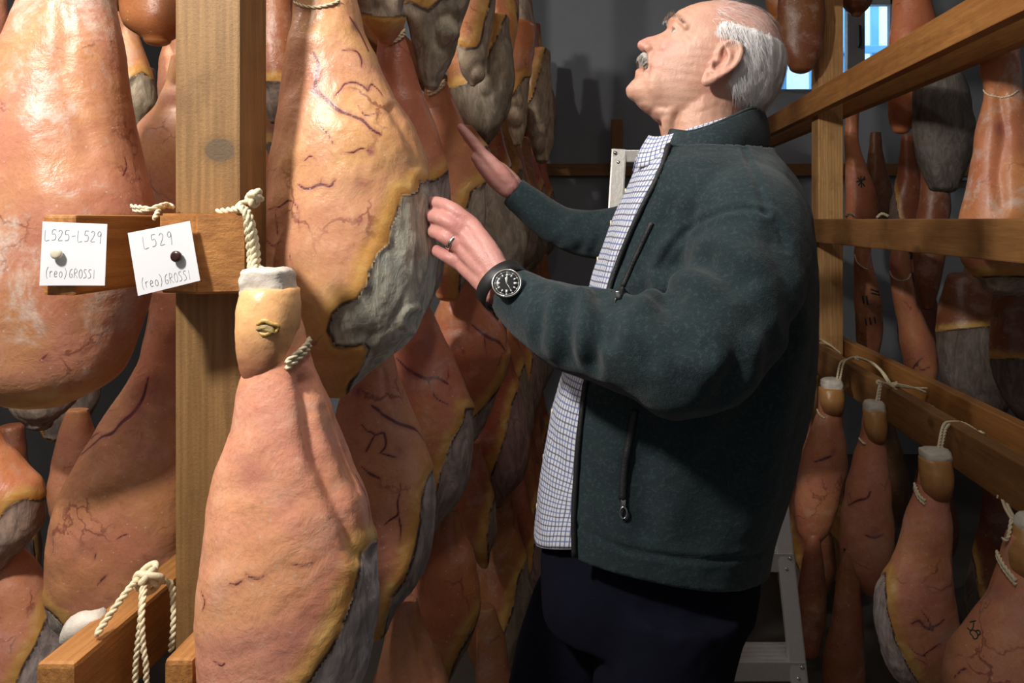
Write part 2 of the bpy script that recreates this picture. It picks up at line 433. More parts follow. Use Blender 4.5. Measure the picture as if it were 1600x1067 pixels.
v, f = box_arrays(4, .1, 5, 0); mk('facade_wall', v+np.array([1.6, YB+1.55, 2.2]), f, plain('white_render', (.85, .88, .92), .9), ow, smooth=False)
for k in range(9):
    v, f = box_arrays(.05, .05, 2.2, .004); mk('grille_bar', v+np.array([.9+k*.22, YB+.75, 2.9]), f, M['bars'], ow, smooth=False)
for k in range(4):
    v, f = box_arrays(2.2, .05, .05, .004); mk('grille_bar', v+np.array([1.75, YB+.72, 2.30+k*.36]), f, M['bars'], ow, smooth=False)
# handle on the middle stile of the high window
hv, hf = tube(smooth_path([((1346-VX)*YB/F, YB+.04, ZC+1.08), ((1346-VX)*YB/F, YB+.025, ZC+1.10), ((1346-VX)*YB/F, YB+.03, ZC+1.20)], 10), .011, 8, round_end=True)
mk('window_handle', hv, hf, M['black'], bpy.data.objects['window_1'])
# ------------------------------------------------------------------ racks
timber('rack_post', (-.5275, 1.0875, 0), (-.5275, 1.0875, 2*ZC), .089, .085, M['post_near'], 'pale square pine post standing behind the two white paper notes', 'post')
timber('rack_post', (.945, 3.13, 0), (.945, 3.13, ZT), .10, .10, M['post_far'], 'orange pine post behind the man that carries the far rack', 'post')
timber('rack_post', (-.54, 3.3, 0), (-.54, 3.3, ZT), .085, .085, M['post'], 'pine rack post hidden among the hams far down the aisle', 'post')
xA = (93-VX)*.97/F
timber('rail', (xA, .97, ZC-.045), (xA, 2.9, ZC-.045), .042, .102, M['rail'], 'sawn orange rail whose end carries the L525-L529 note', 'rail')
pb = [((250-VX)*.985/F, .985), ((305-VX)*.965/F, .965), ((386-VX)*.98/F, .98), ((389-VX)*1.04/F, 1.044), ((250-VX)*1.04/F, 1.044)]
v, f = prism(pb, ZC-.094, ZC+.008, .003)
def as_grain_x(name, v, f, mat):   # local X along world X
    c = v.mean(0); o = mk(name, v-c, f, mat, None, smooth=False); o.location = Vector(c); return o
tag(as_grain_x('rail_block', v, f, M['rail']), 'chamfered orange pine rail end on the post behind the L529 note', 'rail')
timber('rail', (-.585, 1.14, ZC-.045), (-.585, 4.4, ZC-.045), .040, .10, M['rail_old'], 'brown rail running back from the post at the height of the notes', 'rail')
xC = (95-VX)*.93/F
timber('rail', (xC, .92, ZC-.582), (xC, 2.9, ZC-.582), .047, .10, M['rail'], 'low orange rail with the knotted white cord over its top', 'rail', bev=.006)
timber('rail', ((282-VX)*.95/F, .945, ZC-.592), ((282-VX)*.95/F, 1.04, ZC-.592), .036, .10, M['rail'], 'short low rail end beside the big pale ham', 'rail', bev=.006)
timber('rail', (-.585, 1.14, ZC-.59), (-.585, 4.4, ZC-.59), .040, .10, M['rail_old'], 'low brown rail running back behind the lower aisle hams', 'rail')
timber('rail', (-.585, 1.14, ZC+.50), (-.585, 4.4, ZC+.50), .040, .10, M['rail_old'], 'high brown rail that carries the ham the man is touching', 'rail')
# rack across the aisle: pairs of boards clasping the post
for nm, x, z0, z1, w, m, lab in (
    ('rail', .868, .415, .505, .036, 'rail', 'upper orange board of the far rack that passes in front of the post'),
    ('rail', 1.012, .415, .49, .036, 'rail', 'upper board behind the post, parallel to the thick upper board'),
    ('rail', .868, -.088, .002, .036, 'rail_old', 'worn brown board at the height of the camera across the aisle'),
    ('rail', 1.012, -.088, .0, .036, 'rail_old', 'brown board behind the worn board at camera height'),
    ('rail', .868, -.590, -.488, .036, 'rail_old', 'lower board with four white cords tied over its top'),
    ('rail', 1.022, -.580, -.488, .036, 'rail', 'lower board behind the one with the four white cords'),
    ('rail', .868, .86, .96, .036, 'rail_old', 'topmost dark board above the high window corner'),
    ('rail', .868, -1.13, -1.03, .036, 'rail_old', 'lowest board glimpsed between the ham shanks across the aisle')):
    timber(nm, (x, .95 if z0 > -.2 else .8, ZC+(z0+z1)/2), (x, 4.5, ZC+(z0+z1)/2), w, z1-z0, M[m], lab, 'rail')
timber('wall_board', (XL+.05, YB-.03, ZC+.305), (XR-.05, YB-.03, ZC+.305), .05, .075, M['rail_old'], 'dark horizontal board fixed along the back wall', 'board')
timber('wall_batten', ((964-VX)*4.66/F, 4.66, ZC-1.2), ((964-VX)*4.66/F, 4.66, ZC+.605), .07, .04, M['rail_old'], 'upright dark batten rising behind the ladder top', 'batten')

M['sinew'] = plain('yellow_sinew', (.62,.38,.12), .35, 0, .25, 90, .3); M['tendon'] = plain('dry_tendon', (.36,.25,.09), .5, 0, .5, 160, .6)
def ell_(c, r, n=14):
    u, v = np.meshgrid(np.linspace(0, PI, n), np.arange(2*n)*PI/n, indexing='ij')
    return np.stack([np.cos(u)*r[0], np.sin(u)*np.cos(v)*r[1], np.sin(u)*np.sin(v)*r[2]], 2).reshape(-1, 3)+np.array(c), grid_faces(n, 2*n)
# ------------------------------------------------------------------ ham builder
HAMS = {}
def smooth_rows(rows, Y, nz, ratio=.8):
    R = np.asarray(rows, float); z = ZC-(R[:, 0]-VY)*Y/F
    # the rows give the seen outline: fit the ellipse whose tangents from the camera are those two sight lines
    m1, m2 = (R[:, 1]-VX)/F, (R[:, 2]-VX)/F; a = (m2-m1)*Y/2
    for _ in range(3):
        rt = ratio+(1-ratio)*.8*(1-sstep(.05, .09, a)); k1, k2 = np.sqrt(1+m1*m1*rt*rt), np.sqrt(1+m2*m2*rt*rt); a = (m2-m1)*Y/(k1+k2)
    xl = m1*Y+a*k1-a; xr = xl+2*a
    zz = np.linspace(z[0], z[-1], nz); L = np.interp(-zz, -z, xl); Rr = np.interp(-zz, -z, xr)
    k = max(2, nz//28)
    for A in (L, Rr):
        for _ in range(k*3):
            A[1:-1] = .25*A[:-2]+.5*A[1:-1]+.25*A[2:]
    return zz, L, Rr
def ham_shape(zz, L, Rr, Y, ratio, nth, e=2.12, bot=.55, top=.12):
    xc, a = (L+Rr)/2, np.maximum((Rr-L)/2, .004)
    rt = ratio+(1-ratio)*.8*(1-sstep(.05, .09, a)); b = a*rt
    A = np.linspace(0, PI/2, 7)[1:]
    ab, zb = a[-1], zz[-1]
    za = zb-bot*ab*np.sin(A); aa = np.maximum(ab*np.cos(A), ab*.02)
    At = np.linspace(0, PI/2, 4)[1:][::-1]
    zt = zz[0]+top*a[0]*np.sin(At); at = np.maximum(a[0]*np.cos(At)**.5, a[0]*.02)
    Z = np.r_[zt, zz, za]; AA = np.r_[at, a, aa]; BB = np.r_[at*rt[0], b, aa*rt[-1]]; XC = np.r_[xc[0]+0*at, xc, xc[-1]+0*aa]
    th = np.arange(nth)*2*PI/nth; c, s = np.cos(th), np.sin(th)
    cx = np.sign(c)*np.abs(c)**(2/e); sy = np.sign(s)*np.abs(s)**(2/e)
    V = np.stack([XC[:, None]+AA[:, None]*cx, Y+BB[:, None]*sy, np.repeat(Z[:, None], nth, 1)], 2).reshape(-1, 3)
    N = np.stack([c/np.maximum(AA, .01)[:, None], s/np.maximum(BB, .01)[:, None], 0*AA[:, None]+0*c], 2)
    dA = np.gradient(AA)/np.minimum(np.gradient(Z), -1e-4)
    N[:, :, 2] = -dA[:, None]*np.linalg.norm(N[:, :, :2], axis=2)
    N = N.reshape(-1, 3); N /= np.linalg.norm(N, axis=1)[:, None]+1e-9
    nr = len(Z); F_ = grid_faces(nr, nth); F_ = [q[::-1] for q in F_]
    F_ += [list(range(nth)), [(nr-1)*nth+i for i in range(nth)][::-1]]
    return V, N, F_
def proj(V): return np.c_[VX+F*V[:, 0]/V[:, 1], VY-F*(V[:, 2]-ZC)/V[:, 1]]
def ham(label, rows, Y, flesh=None, veins=(), bruises_and_shade=(), ratio=.8, n=(44, 52), tint=(1, 1, 1), bloom=.3, seed=0,
        hock=None, bone=None, htint=None, group=None, knob=None, creases=(), amp=1.0, bot=.55, marks=(), fds=1.):
    zz, L, Rr = smooth_rows(rows, Y, n[1], ratio); V, N, Fc = ham_shape(zz, L, Rr, Y, ratio, n[0], bot=bot)
    org = np.array([(L[0]+Rr[0])/2, Y, zz[0]]); rel = V-org
    pp = proj(V)
    if flesh is not None: fd = poly_sd(pp, flesh)*Y/F
    else: fd = np.full(len(V), -.2)
    dsp = amp*(.0030*snoise(rel, 6, seed+1, 2)+.0007*snoise(rel, 22, seed+2, 3)); scl = np.clip(np.repeat(1, len(V)), 0, 1)
    ins = sstep(0, .012, fd)
    dsp += -.0035*ins+.0014*np.exp(-((fd+.009)/.009)**2)*(fd > -.1)
    rs = rel*np.array([1, 1, .4])
    dsp += ins*(.0040*snoise(rs, 12, seed+3, 3)+.0012*np.abs(snoise(rs, 40, seed+4, 3)))
    if knob is not None:
        for kx, ky, kr, kh in knob:
            q = np.linalg.norm(pp-np.array([kx, ky]), axis=1)*Y/F; fr = (V[:, 1] < Y)
            dsp += fr*kh*np.exp(-(q/kr)**2)-fr*kh*.55*np.exp(-((q-kr*1.6)/(kr*.5))**2)
    V = V+N*dsp[:, None]
    for pl, dep, wd_ in creases:
        pl = np.asarray(pl, float); q = np.full(len(V), 1e9)
        for i in range(len(pl)-1): q = np.minimum(q, seg_dist(pp, pl[i], pl[i+1])[0])
        V = V-N*((V[:, 1] < Y)*dep*np.exp(-(q/wd_)**2))[:, None]
    vd = np.full(len(V), 9.); bd = np.zeros(len(V))
    bt = None
    if veins or bruises_and_shade or marks or hock:
        bt = BVHTree.FromPolygons([Vector(x) for x in V], [q for q in Fc])
    for w, pl in veins:
        Q = cast_line(bt, pl, max(2, 4*len(pl)))
        for i in range(len(Q)-1):
            near = np.where(np.linalg.norm(V-(Q[i]+Q[i+1])/2, axis=1) < .04)[0]
            if len(near):
                taper = w*(.75+.5*math.sin(PI*i/len(Q)))
                vd[near] = np.minimum(vd[near], seg_dist(V[near], Q[i], Q[i+1])[0]/taper)
    for bx, by, br, bs in bruises_and_shade:
        c = cast(bt, bx, by)
        if c is not None: bd = np.maximum(bd, bs*np.exp(-(np.linalg.norm(V-c, axis=1)/br)**2))
    root = empty('cured_ham', org); tag(root, label, 'ham', group)
    at = {'fd': fd*fds, 'vd': np.clip(vd, 0, 9), 'bd': bd}
    fl = [q for q in Fc if np.mean(fd[q]) > .002]; sk = [q for q in Fc if np.mean(fd[q]) <= .002]
    colr = (*tint, bloom); made = []
    def sub(nm, fs):
        if not fs: return
        u = np.unique(np.concatenate([np.asarray(q) for q in fs])); mp = -np.ones(len(V), int); mp[u] = np.arange(len(u))
        o = mk(nm, V[u], [[int(mp[i]) for i in q] for q in fs], M['ham'], root, attrs={k: x[u] for k, x in at.items()}); o.color = colr; made.append(o); return o
    sub('skin', sk); o = sub('flesh_face', fl)
    if o and sk: o['label'] = 'grey dried flesh face'
    if hock: hock_part(root, hock, Y, htint or tint, made, seed)
    if bone: bone_part(root, bone, Y, seed)
    for mw, pl in marks:
        mb = MB(); ok = 0
        for st in pl:
            Q = cast_line(bt, st, 3*len(st), .0006)
            if len(Q) > 1: mb.add(*tube(Q, mw, 5)); ok = 1
        if ok: mb.build('ink_stamp', M['ink'], root)
    HAMS[label] = (root, made)
    return root
def hock_part(root, rows, Y, tint, made, seed, fwd=.012):
    zz, L, Rr = smooth_rows(rows, Y, 26, .95); V, N, Fc = ham_shape(zz, L, Rr, Y, .95, 32, bot=.5)
    t = (zz[0]-V[:, 2])/(zz[0]-V[:, 2].min()); t = np.clip(t, 0, 1)
    V[:, 1] -= fwd*np.sin(np.clip(t, 0, 1)*PI)**.8+fwd*.5*t
    V += N*(.0012*snoise(V, 25, seed+9, 3))[:, None]
    o = mk('hock', V, Fc, M['hock'], root, attrs={'bd': sstep(.25, .85, t)}); o.color = (*tint, 0); o['label'] = 'smooth ochre hock knuckle'; made.append(o)
def bone_part(root, rows, Y, seed):
    zz, L, Rr = smooth_rows(rows, Y, 10, .9); V, N, Fc = ham_shape(zz, L, Rr, Y, .9, 28, e=3.2, bot=.1, top=.16)
    V += N*(.0018*snoise(V, 60, seed+5, 3))[:, None]; V[:, 2] += .0015*snoise(V, 45, seed+6, 2)
    o = mk('shank_bone', V, Fc, M['bone'], root); o['label'] = 'pale sawn bone end'
def cord(parent, paths, r=.0022, name='hanging_cord', knots=(), ply=2):
    mbs = [twine(p, r, ply=ply) for p in paths]+[knot(c, kr, i+3, r*1.05) for i, (c, kr) in enumerate(knots)]
    return join(*mbs).build(name, M['twine'], parent)
def loop_on(label, pl, r=.0022, rows=2):
    """cord lying on the ham's surface, traced from points on its visible side"""
    root, objs = HAMS[label]; b = bvh_of(objs); Q = cast_line(b, pl, 14, r*.9)
    if len(Q) < 3: return
    mbs = [twine(Q+np.array([0, 0, (k-(rows-1)/2)*r*2.1]), r) for k in range(rows)]
    join(*mbs).build('string_loop', M['twine'], root)
# ------------------------------------------------------------------ hams, nearest first
H0 = 'huge whitish-bloomed ham behind the L525-L529 note'
ham(H0, [(-190,75,150),(-100,60,165),(0,30,183),(60,-3,194),(140,-40,201),(205,-70,211),(253,-85,225),(300,-95,239),(350,-102,246),(430,-103,243),(460,-102,236),(505,-97,222),(560,-80,207),(587,-65,193),(609,-40,171),(622,-5,140),(630,20,105)],
    1.27, fds=.6, flesh=[(-200,652),(-20,648),(60,646),(140,638),(200,612),(240,575),(300,540),(330,900),(-200,900)], ratio=.72, n=(170,170), tint=(.86,.80,.78), bloom=.95, seed=11, amp=1.0,
    bruises_and_shade=[(70,560,.006,.8),(195,262,.004,.5),(150,195,.008,.35)], veins=[(.0012,[(195,245),(198,262),(192,275)]),(.0012,[(60,568),(70,558),(78,552)])], bot=.10,
    creases=[([(95,0),(105,60),(95,110),(120,170),(140,230)],.004,16)])
H2 = 'large veined orange ham with big grey face, gripped by the ringed hand'
ham(H2, [(-60,475,545),(0,461,559),(30,457,565),(56,453,571),(75,450,581),(105,447,595),(135,442,611),(165,435,629),(195,428,647),(225,422,661),(255,418,668),(285,415,671),(320,412,674),(360,410,678),(395,408,681),(430,407,682),(460,410,677),(500,420,666),(530,437,652),(555,455,625),(577,470,592),(602,488,560),(613,500,542)],
    1.21, flesh=[(654.5,283),(650,299),(640,303),(628,303),(621,328),(610,356),(605,381),(588,395),(576,424),(571,445),(557,465),(534,474),(518,491),(512,516),(521,541),(542,545),(567,539),(574,545),(567,566),(553,591),(542,607),(538,630),(600,640),(760,560),(760,300),(668,282)],
    ratio=.78, n=(210,230), tint=(1.02,1.06,.90), bloom=.12, seed=21, bot=.2, knob=[(648,500,.012,-.008)],
    veins=[(.0022,[(490,84),(497,99),(494,120),(493,141),(503,150),(514,159),(529,172),(540,177),(550,181),(568,189),(580,202),(595,210)]),
           (.0012,[(523,150),(532,141),(538,132),(553,129),(568,135),(575,142),(580,132),(592,141),(598,150)]),
           (.0016,[(547,27),(555,40),(562,51),(571,69),(576,80)]),(.0013,[(535,79),(547,78),(559,82),(565,95),(565,106)]),
           (.0011,[(500,198),(508,205),(514,213),(521,226)]),(.0011,[(532,240),(543,239),(553,238),(565,232),(580,237)]),
           (.0018,[(466,289),(474,294),(484,295),(495,290),(503,289),(510,290),(517,291),(523,282)]),(.0012,[(503,289),(503,280)]),
           (.0011,[(412,331),(424,326),(436,324),(445,317),(453,313),(460,318),(466,328),(466,340),(468,356)]),
           (.0009,[(430,331),(432,348),(434,367)]),(.0009,[(411,370),(419,378),(427,385),(433,381),(439,377)]),(.0009,[(452,395),(455,410),(458,425)]),
           (.0009,[(560,165),(570,180),(585,178)]),(.0008,[(475,252),(485,244),(495,250)])],
    bruises_and_shade=[(494,118,.011,.75),(493,142,.010,.7),(580,237,.006,.9),(565,285,.009,.55),(563,343,.007,.5),(556,40,.007,.6),(574,138,.004,.6),(590,345,.008,.35)],
    creases=[([(612,170),(640,220),(652,255)],.004,7)])
H1 = 'brightly lit pink ham with white sawn shank, hanging in front of the post'
ham(H1, [(440,388,448),(470,383,462),(520,380,478),(568,378,485),(604,369,502),(655,362,522),(700,350,540),(740,337,557),(771,329,572),(810,322,580),(863,313,588),(918,307,595),(955,304,597),(1016,304,590),(1067,306,575),(1110,318,548),(1145,345,505)],
    .94, flesh=[(577,848),(566,872),(557,896),(549,930),(541,954),(532,985),(514,1019),(501,1037),(486,1062),(460,1095),(440,1120),(480,1300),(700,1200),(700,838),(596,842)], ratio=.78, n=(210,200),
    tint=(1.30,1.20,1.24), bloom=.25, seed=31,
    veins=[(.0011,[(382,893),(391,902),(406,904),(415,898)]),(.0010,[(359,912),(365,914),(370,913),(380,907)]),(.0009,[(316,955),(320,940),(314,925)]),
           (.0011,[(556,742),(565,760),(572,775),(577,800),(578,826)]),(.0009,[(330,1030),(345,1040),(352,1036)]),(.0008,[(452,880),(470,884),(490,880)])],  # first line paints the dark of a flank crease as a vein
    bruises_and_shade=[(395,742,.018,.40),(520,895,.012,.28),(455,1005,.022,.42),(480,960,.012,.30),(525,700,.026,.40),(545,770,.026,.40),(565,820,.016,.35)],  # last three: dark red flank patch, crease shading painted in with it
    creases=[([(476,600),(484,660),(494,710),(522,770),(545,825),(560,865)],.010,15),([(508,640),(533,700),(562,760)],.003,9)],
    hock=[(452,376,470),(480,374,475),(520,375,474),(550,379,466),(575,381,464),(590,386,457),(599,392,449)], bone=[(424,379,456),(436,377,458),(462,378,461)])
H3 = 'pink ham with branching dark veins and yellow rim, right behind the brightest ham'
ham('pink ham with branching dark veins and yellow rim, half behind the brightest ham', [(500,560,600),(545,548,612),(587,540,622),(620,532,637),(647,525,648),(684,516,663),(720,508,674),(760,503,679),(813,500,680),(865,500,678),(892,505,668),(920,515,650),(954,530,628),(980,550,608)],
    1.36, flesh=[(676,730),(663,762),(658,796),(651,837),(644,868),(632,906),(611,934),(594,1002),(580,1060),(760,1060),(760,728)], ratio=.75, n=(190,190), seed=41, tint=(.98,.88,.86), bloom=.1,
    veins=[(.0022,[(581,634),(590,640),(597,647),(605,652),(612,656),(623,662),(636,666),(649,671),(656,678),(662,687)]),
           (.0016,[(565,663),(573,673),(580,675),(586,679),(592,678),(599,676),(602,684),(603,692),(601,700),(594,708)]),(.0014,[(586,679),(580,690),(572,705)]),
           (.0013,[(594,708),(605,711),(620,715)]),(.0012,[(625,755),(625,769),(621,785),(622,803),(610,812),(601,820)]),(.0012,[(622,803),(626,825),(625,848)]),(.0018,[(566,730),(578,740),(594,748)])],
    bruises_and_shade=[(560,612,.010,.9),(625,705,.010,.5),(597,848,.006,.6),(626,848,.006,.6)], creases=[([(600,580),(604,610),(615,630)],.004,6)])
H4 = 'dark orange ham below the big bloomed ham, partly hidden by the post'
ham(H4, [(455,238,290),(480,236,300),(520,228,310),(560,216,318),(582,202,322),(627,171,328),(672,144,330),(715,117,330),(747,97,328),(798,78,322),(847,70,315),(888,69,305),(922,70,295),(952,78,275),(974,91,250),(985,105,230)],
    1.48, flesh=[(60,935),(80,958),(100,980),(120,1010),(100,1060),(0,1060),(0,935)], ratio=.72, n=(170,180), seed=51, tint=(.92,.80,.72), bloom=.06,
    veins=[(.0026,[(232,590),(222,625),(205,648),(190,660),(175,677),(160,682),(145,695),(125,712),(115,722)]),(.0014,[(160,682),(157,676),(148,680),(138,690),(128,705)]),(.0012,[(146,855),(149,868),(144,880)]),
           (.0012,[(152,915),(160,905),(168,898)]),(.0012,[(180,845),(190,838),(200,834)]),(.0009,[(105,825),(125,848),(140,860)])],
    bruises_and_shade=[(215,640,.016,.55),(240,590,.012,.45)])
ham('pinkish brown ham behind the large veined ham, grey edge above the fingertips', [(20,600,632),(60,590,630),(99,585,645),(132,580,655),(180,575,675),(225,572,692),(255,570,699),(300,568,703),(350,568,704),(400,572,700),(440,580,690),(480,600,670)], 1.47,
    flesh=[(704,262),(690,276),(668,284),(655,320),(645,420),(640,520),(760,520),(760,262)], ratio=.7, n=(80,90), seed=61, tint=(.86,.68,.62), bloom=.1)
ham('small orange ham that the far hand rests on', [(130,665,700),(160,660,712),(190,655,722),(244,650,745),(285,648,758),(330,648,762),(380,650,758),(420,660,745),(460,680,720)], 1.74,
    flesh=[(762,283),(745,292),(735,300),(727,330),(720,360),(715,490),(820,490),(820,283)], ratio=.7, n=(70,80), seed=71, tint=(1.0,.85,.68), bloom=.05)
ham('grey and yellow ham between the two hands of the man', [(200,700,740),(240,705,770),(300,710,800),(370,712,824),(420,715,818),(470,730,795),(510,750,775)], 1.95,
    flesh=[(755,230),(740,300),(745,380),(735,420),(760,470),(800,540),(900,500),(900,220)], ratio=.7, n=(60,66), seed=81, tint=(.8,.66,.5))
ham('brown ham with pink shank below the wristwatch, second behind the branching veins', [(440,625,660),(487,605,672),(519,590,690),(566,580,712),(608,575,730),(639,572,742),(676,570,745),(720,570,740),(751,575,736),(800,590,708),(820,610,690)], 1.60,
    flesh=[(727,639),(722,660),(705,690),(690,730),(680,770),(665,860),(800,860),(800,630)], ratio=.7, n=(130,140), seed=91, tint=(.86,.68,.62), veins=[(.0026,[(620,560),(635,575),(650,585),(668,592),(682,590),(700,600)]),(.0014,[(668,592),(680,620),(700,632)])], bruises_and_shade=[(640,582,.012,.7)])
ham('narrow ham with orange patch directly under the watch hand', [(430,700,735),(466,690,750),(492,680,768),(519,672,792),(550,668,802),(575,667,795),(600,668,785),(640,672,770),(680,685,750)], 1.86,
    flesh=[(802,556),(790,590),(765,625),(735,660),(715,720),(850,720),(850,556)], ratio=.7, n=(120,120), seed=101, tint=(.82,.62,.52), veins=[(.0026,[(738,508),(752,520),(765,528),(780,535),(792,552)]),(.0014,[(757,528),(758,545),(760,552)])])
ham('large dark brown ham in the lowest aisle row with a yellow lower rim', [(790,690,715),(830,672,728),(872,655,745),(920,640,752),(960,632,750),(1009,628,730),(1060,632,705),(1090,650,690)], 1.66,
    flesh=[(760,940),(742,975),(715,1020),(690,1090),(800,1090),(800,930)], ratio=.7, n=(70,76), seed=111, tint=(.74,.52,.40))
ham('pinkish ham with pale shank at the foot of the lowest aisle row', [(940,612,650),(980,603,662),(1020,592,680),(1067,580,700),(1140,570,710),(1200,582,700),(1240,605,675)], 1.44, ratio=.72, n=(60,66), seed=121, tint=(.95,.80,.76), bloom=.2,
    creases=[([(622,960),(632,1010),(640,1067)],.005,8),([(640,960),(662,1010),(680,1060)],.004,8)])
ham('dim ham with pale shank beside the dark trouser leg, lowest aisle row', [(950,748,772),(1000,745,790),(1067,742,800),(1130,750,790),(1160,765,775)], 1.95, ratio=.72, n=(44,46), seed=131, tint=(.7,.6,.5))
ham('brown ham with folded edge, above the dim pale-shanked ham', [(690,725,750),(740,715,765),(790,712,775),(830,720,775),(870,740,768),(884,750,762)], 2.05, ratio=.7, n=(44,46), seed=141, tint=(.7,.5,.4), flesh=[(778,760),(765,800),(760,840),(765,900),(820,900),(820,760)])
# top row: undersides seen from below
ham('ham with rough grey underside and round bone knob near the ceiling', [(-250,640,720),(-120,620,745),(-40,622,745),(0,626,736),(24,631,728),(52,636,722),(87,645,712),(105,650,704),(125,658,692),(134,664,686)], 1.50,
    flesh=[(590,6),(640,2),(655,10),(668,16),(680,6),(692,-6),(710,-20),(790,-40),(790,220),(590,220)], ratio=.75, n=(90,96), seed=151, tint=(.8,.72,.55), knob=[(703,50,.020,.014)])
ham('ham end with grey flesh above the string at the top of the picture', [(-200,520,640),(-60,520,645),(0,545,640),(30,562,636),(55,580,625),(64,592,614)], 1.34,
    flesh=[(480,-260),(700,-260),(700,22),(660,24),(600,28),(540,18),(480,0)], ratio=.7, n=(70,70), seed=161, tint=(.7,.52,.36))
ham('ham with orange skin band over grey flesh, beside the knobbed underside', [(-120,700,790),(-40,705,785),(0,708,775),(40,710,770),(75,712,765),(105,716,760),(125,722,752),(136,730,745)], 1.80,
    flesh=[(680,60),(712,68),(728,75),(745,74),(752,62),(757,30),(765,0),(790,-30),(860,-30),(860,220),(680,220)], ratio=.75, n=(60,64), seed=171, tint=(1.0,.82,.6), knob=[(752,120,.018,.010)])
ham('reddish orange ham behind the one with the skin band', [(-100,752,830),(0,757,812),(40,762,808),(80,770,800),(106,776,793)], 2.05, ratio=.75, n=(44,46), seed=181, tint=(.95,.72,.58), flesh=[(800,-40),(812,60),(800,120),(860,120),(860,-40)])
ham('orange ham with white-knobbed grey end above the far hand', [(40,770,835),(90,772,832),(130,778,828),(165,785,826),(200,792,824),(225,800,818)], 2.25, flesh=[(760,128),(785,142),(800,150),(808,138),(820,120),(870,120),(870,260),(760,260)], ratio=.75, n=(50,50), seed=191, tint=(1.0,.75,.5), knob=[(805,185,.02,.012)])
ham('grey-green flesh of a ham in front of the dim back wall', [(80,815,860),(130,816,864),(180,820,866),(225,826,864),(250,836,858)], 2.6, flesh=[(760,200),(815,178),(832,150),(843,110),(856,60),(900,60),(900,300),(760,300)], ratio=.75, n=(44,46), seed=201, tint=(.8,.6,.4), knob=[(842,228,.02,.012)])
ham('big grey flesh end behind the orange skin band, over the far hand', [(30,690,800),(90,696,806),(140,702,804),(180,712,796),(210,730,780),(222,742,768)], 2.0, flesh=[(660,125),(700,140),(732,128),(752,105),(775,60),(800,0),(840,0),(840,260),(660,260)], ratio=.7, n=(50,54), seed=211, tint=(.6,.5,.35), knob=[(757,136,.018,.012)])
# left of the post
ham('pale pink ham between the big bloomed ham and the post', [(90,268,300),(129,262,320),(160,247,360),(202,211,400),(250,205,424),(290,205,426),(330,210,420),(380,225,390),(420,250,340)], 1.66, ratio=.62, n=(70,76), seed=221, tint=(1.12,1.08,1.08), bloom=.4)
ham('small ham with grey flesh and orange rim in the gap beside the post', [(20,185,210),(60,180,222),(100,178,236),(130,178,243),(160,180,246),(185,190,235),(196,200,225)], 1.90, ratio=.7, n=(50,54), seed=231, tint=(1.0,.85,.6), flesh=[(195,130),(210,118),(222,112),(232,118),(242,124),(260,130),(260,230),(180,230)])
ham('plain pink ham just visible against the post edge, above the pale one', [(60,255,290),(90,248,300),(130,246,305),(170,250,300),(190,262,288)], 2.1, ratio=.7, n=(44,44), seed=241, tint=(1,.85,.8))
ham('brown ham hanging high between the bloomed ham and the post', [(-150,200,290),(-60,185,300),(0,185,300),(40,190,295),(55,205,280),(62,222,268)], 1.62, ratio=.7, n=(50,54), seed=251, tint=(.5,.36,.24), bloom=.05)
ham('tan ham edge at the top corner beside the bloomed ham', [(-80,-60,0),(0,-70,8),(30,-75,14),(60,-75,8),(110,-60,-10)], 1.55, ratio=.7, n=(40,40), seed=261)
ham('reddish ham with grey end below the big bloomed ham', [(660,-60,-10),(700,-80,12),(731,-95,45),(751,-100,64),(767,-102,70),(801,-103,71),(834,-100,67),(869,-90,36),(900,-70,5)], 1.52, ratio=.7, n=(70,80), seed=271, tint=(.92,.66,.52),
    flesh=[(-20,830),(5,800),(20,785),(40,778),(62,782),(80,770),(110,800),(110,940),(-20,960)])
ham('pinkish ham in the dark gap between two lower hams', [(640,105,140),(680,92,150),(720,80,160),(756,72,165),(800,75,160),(825,90,145)], 1.90, ratio=.7, n=(44,46), seed=281, tint=(.95,.8,.72))
ham('grey-green ham underside in the dark under the bloomed ham', [(560,20,110),(600,5,125),(630,8,122),(650,20,105),(664,36,86)], 1.70, ratio=.7, n=(44,46), seed=291, tint=(.6,.5,.4), flesh=[(-40,590),(160,590),(160,720),(-40,720)])
ham('pink ham with grey edge at the lower corner beside the low rail', [(860,-20,35),(890,-40,60),(930,-60,80),(970,-70,98),(1010,-75,110),(1067,-75,112),(1120,-60,95),(1160,-35,60)], 1.56, ratio=.65, n=(70,76), seed=301, tint=(1.0,.82,.8), bloom=.25,
    flesh=[(76,940),(68,975),(55,1008),(36,1040),(20,1080),(20,1220),(200,1220),(200,940)])
ham('dark brown ham in the shade right behind the post', [(-120,405,445),(-40,398,455),(40,394,462),(110,396,466),(160,405,460),(190,420,448)], 1.9, ratio=.75, n=(44,46), seed=306, tint=(.5,.36,.26), flesh=[(380,128),(480,128),(480,240),(380,240)])
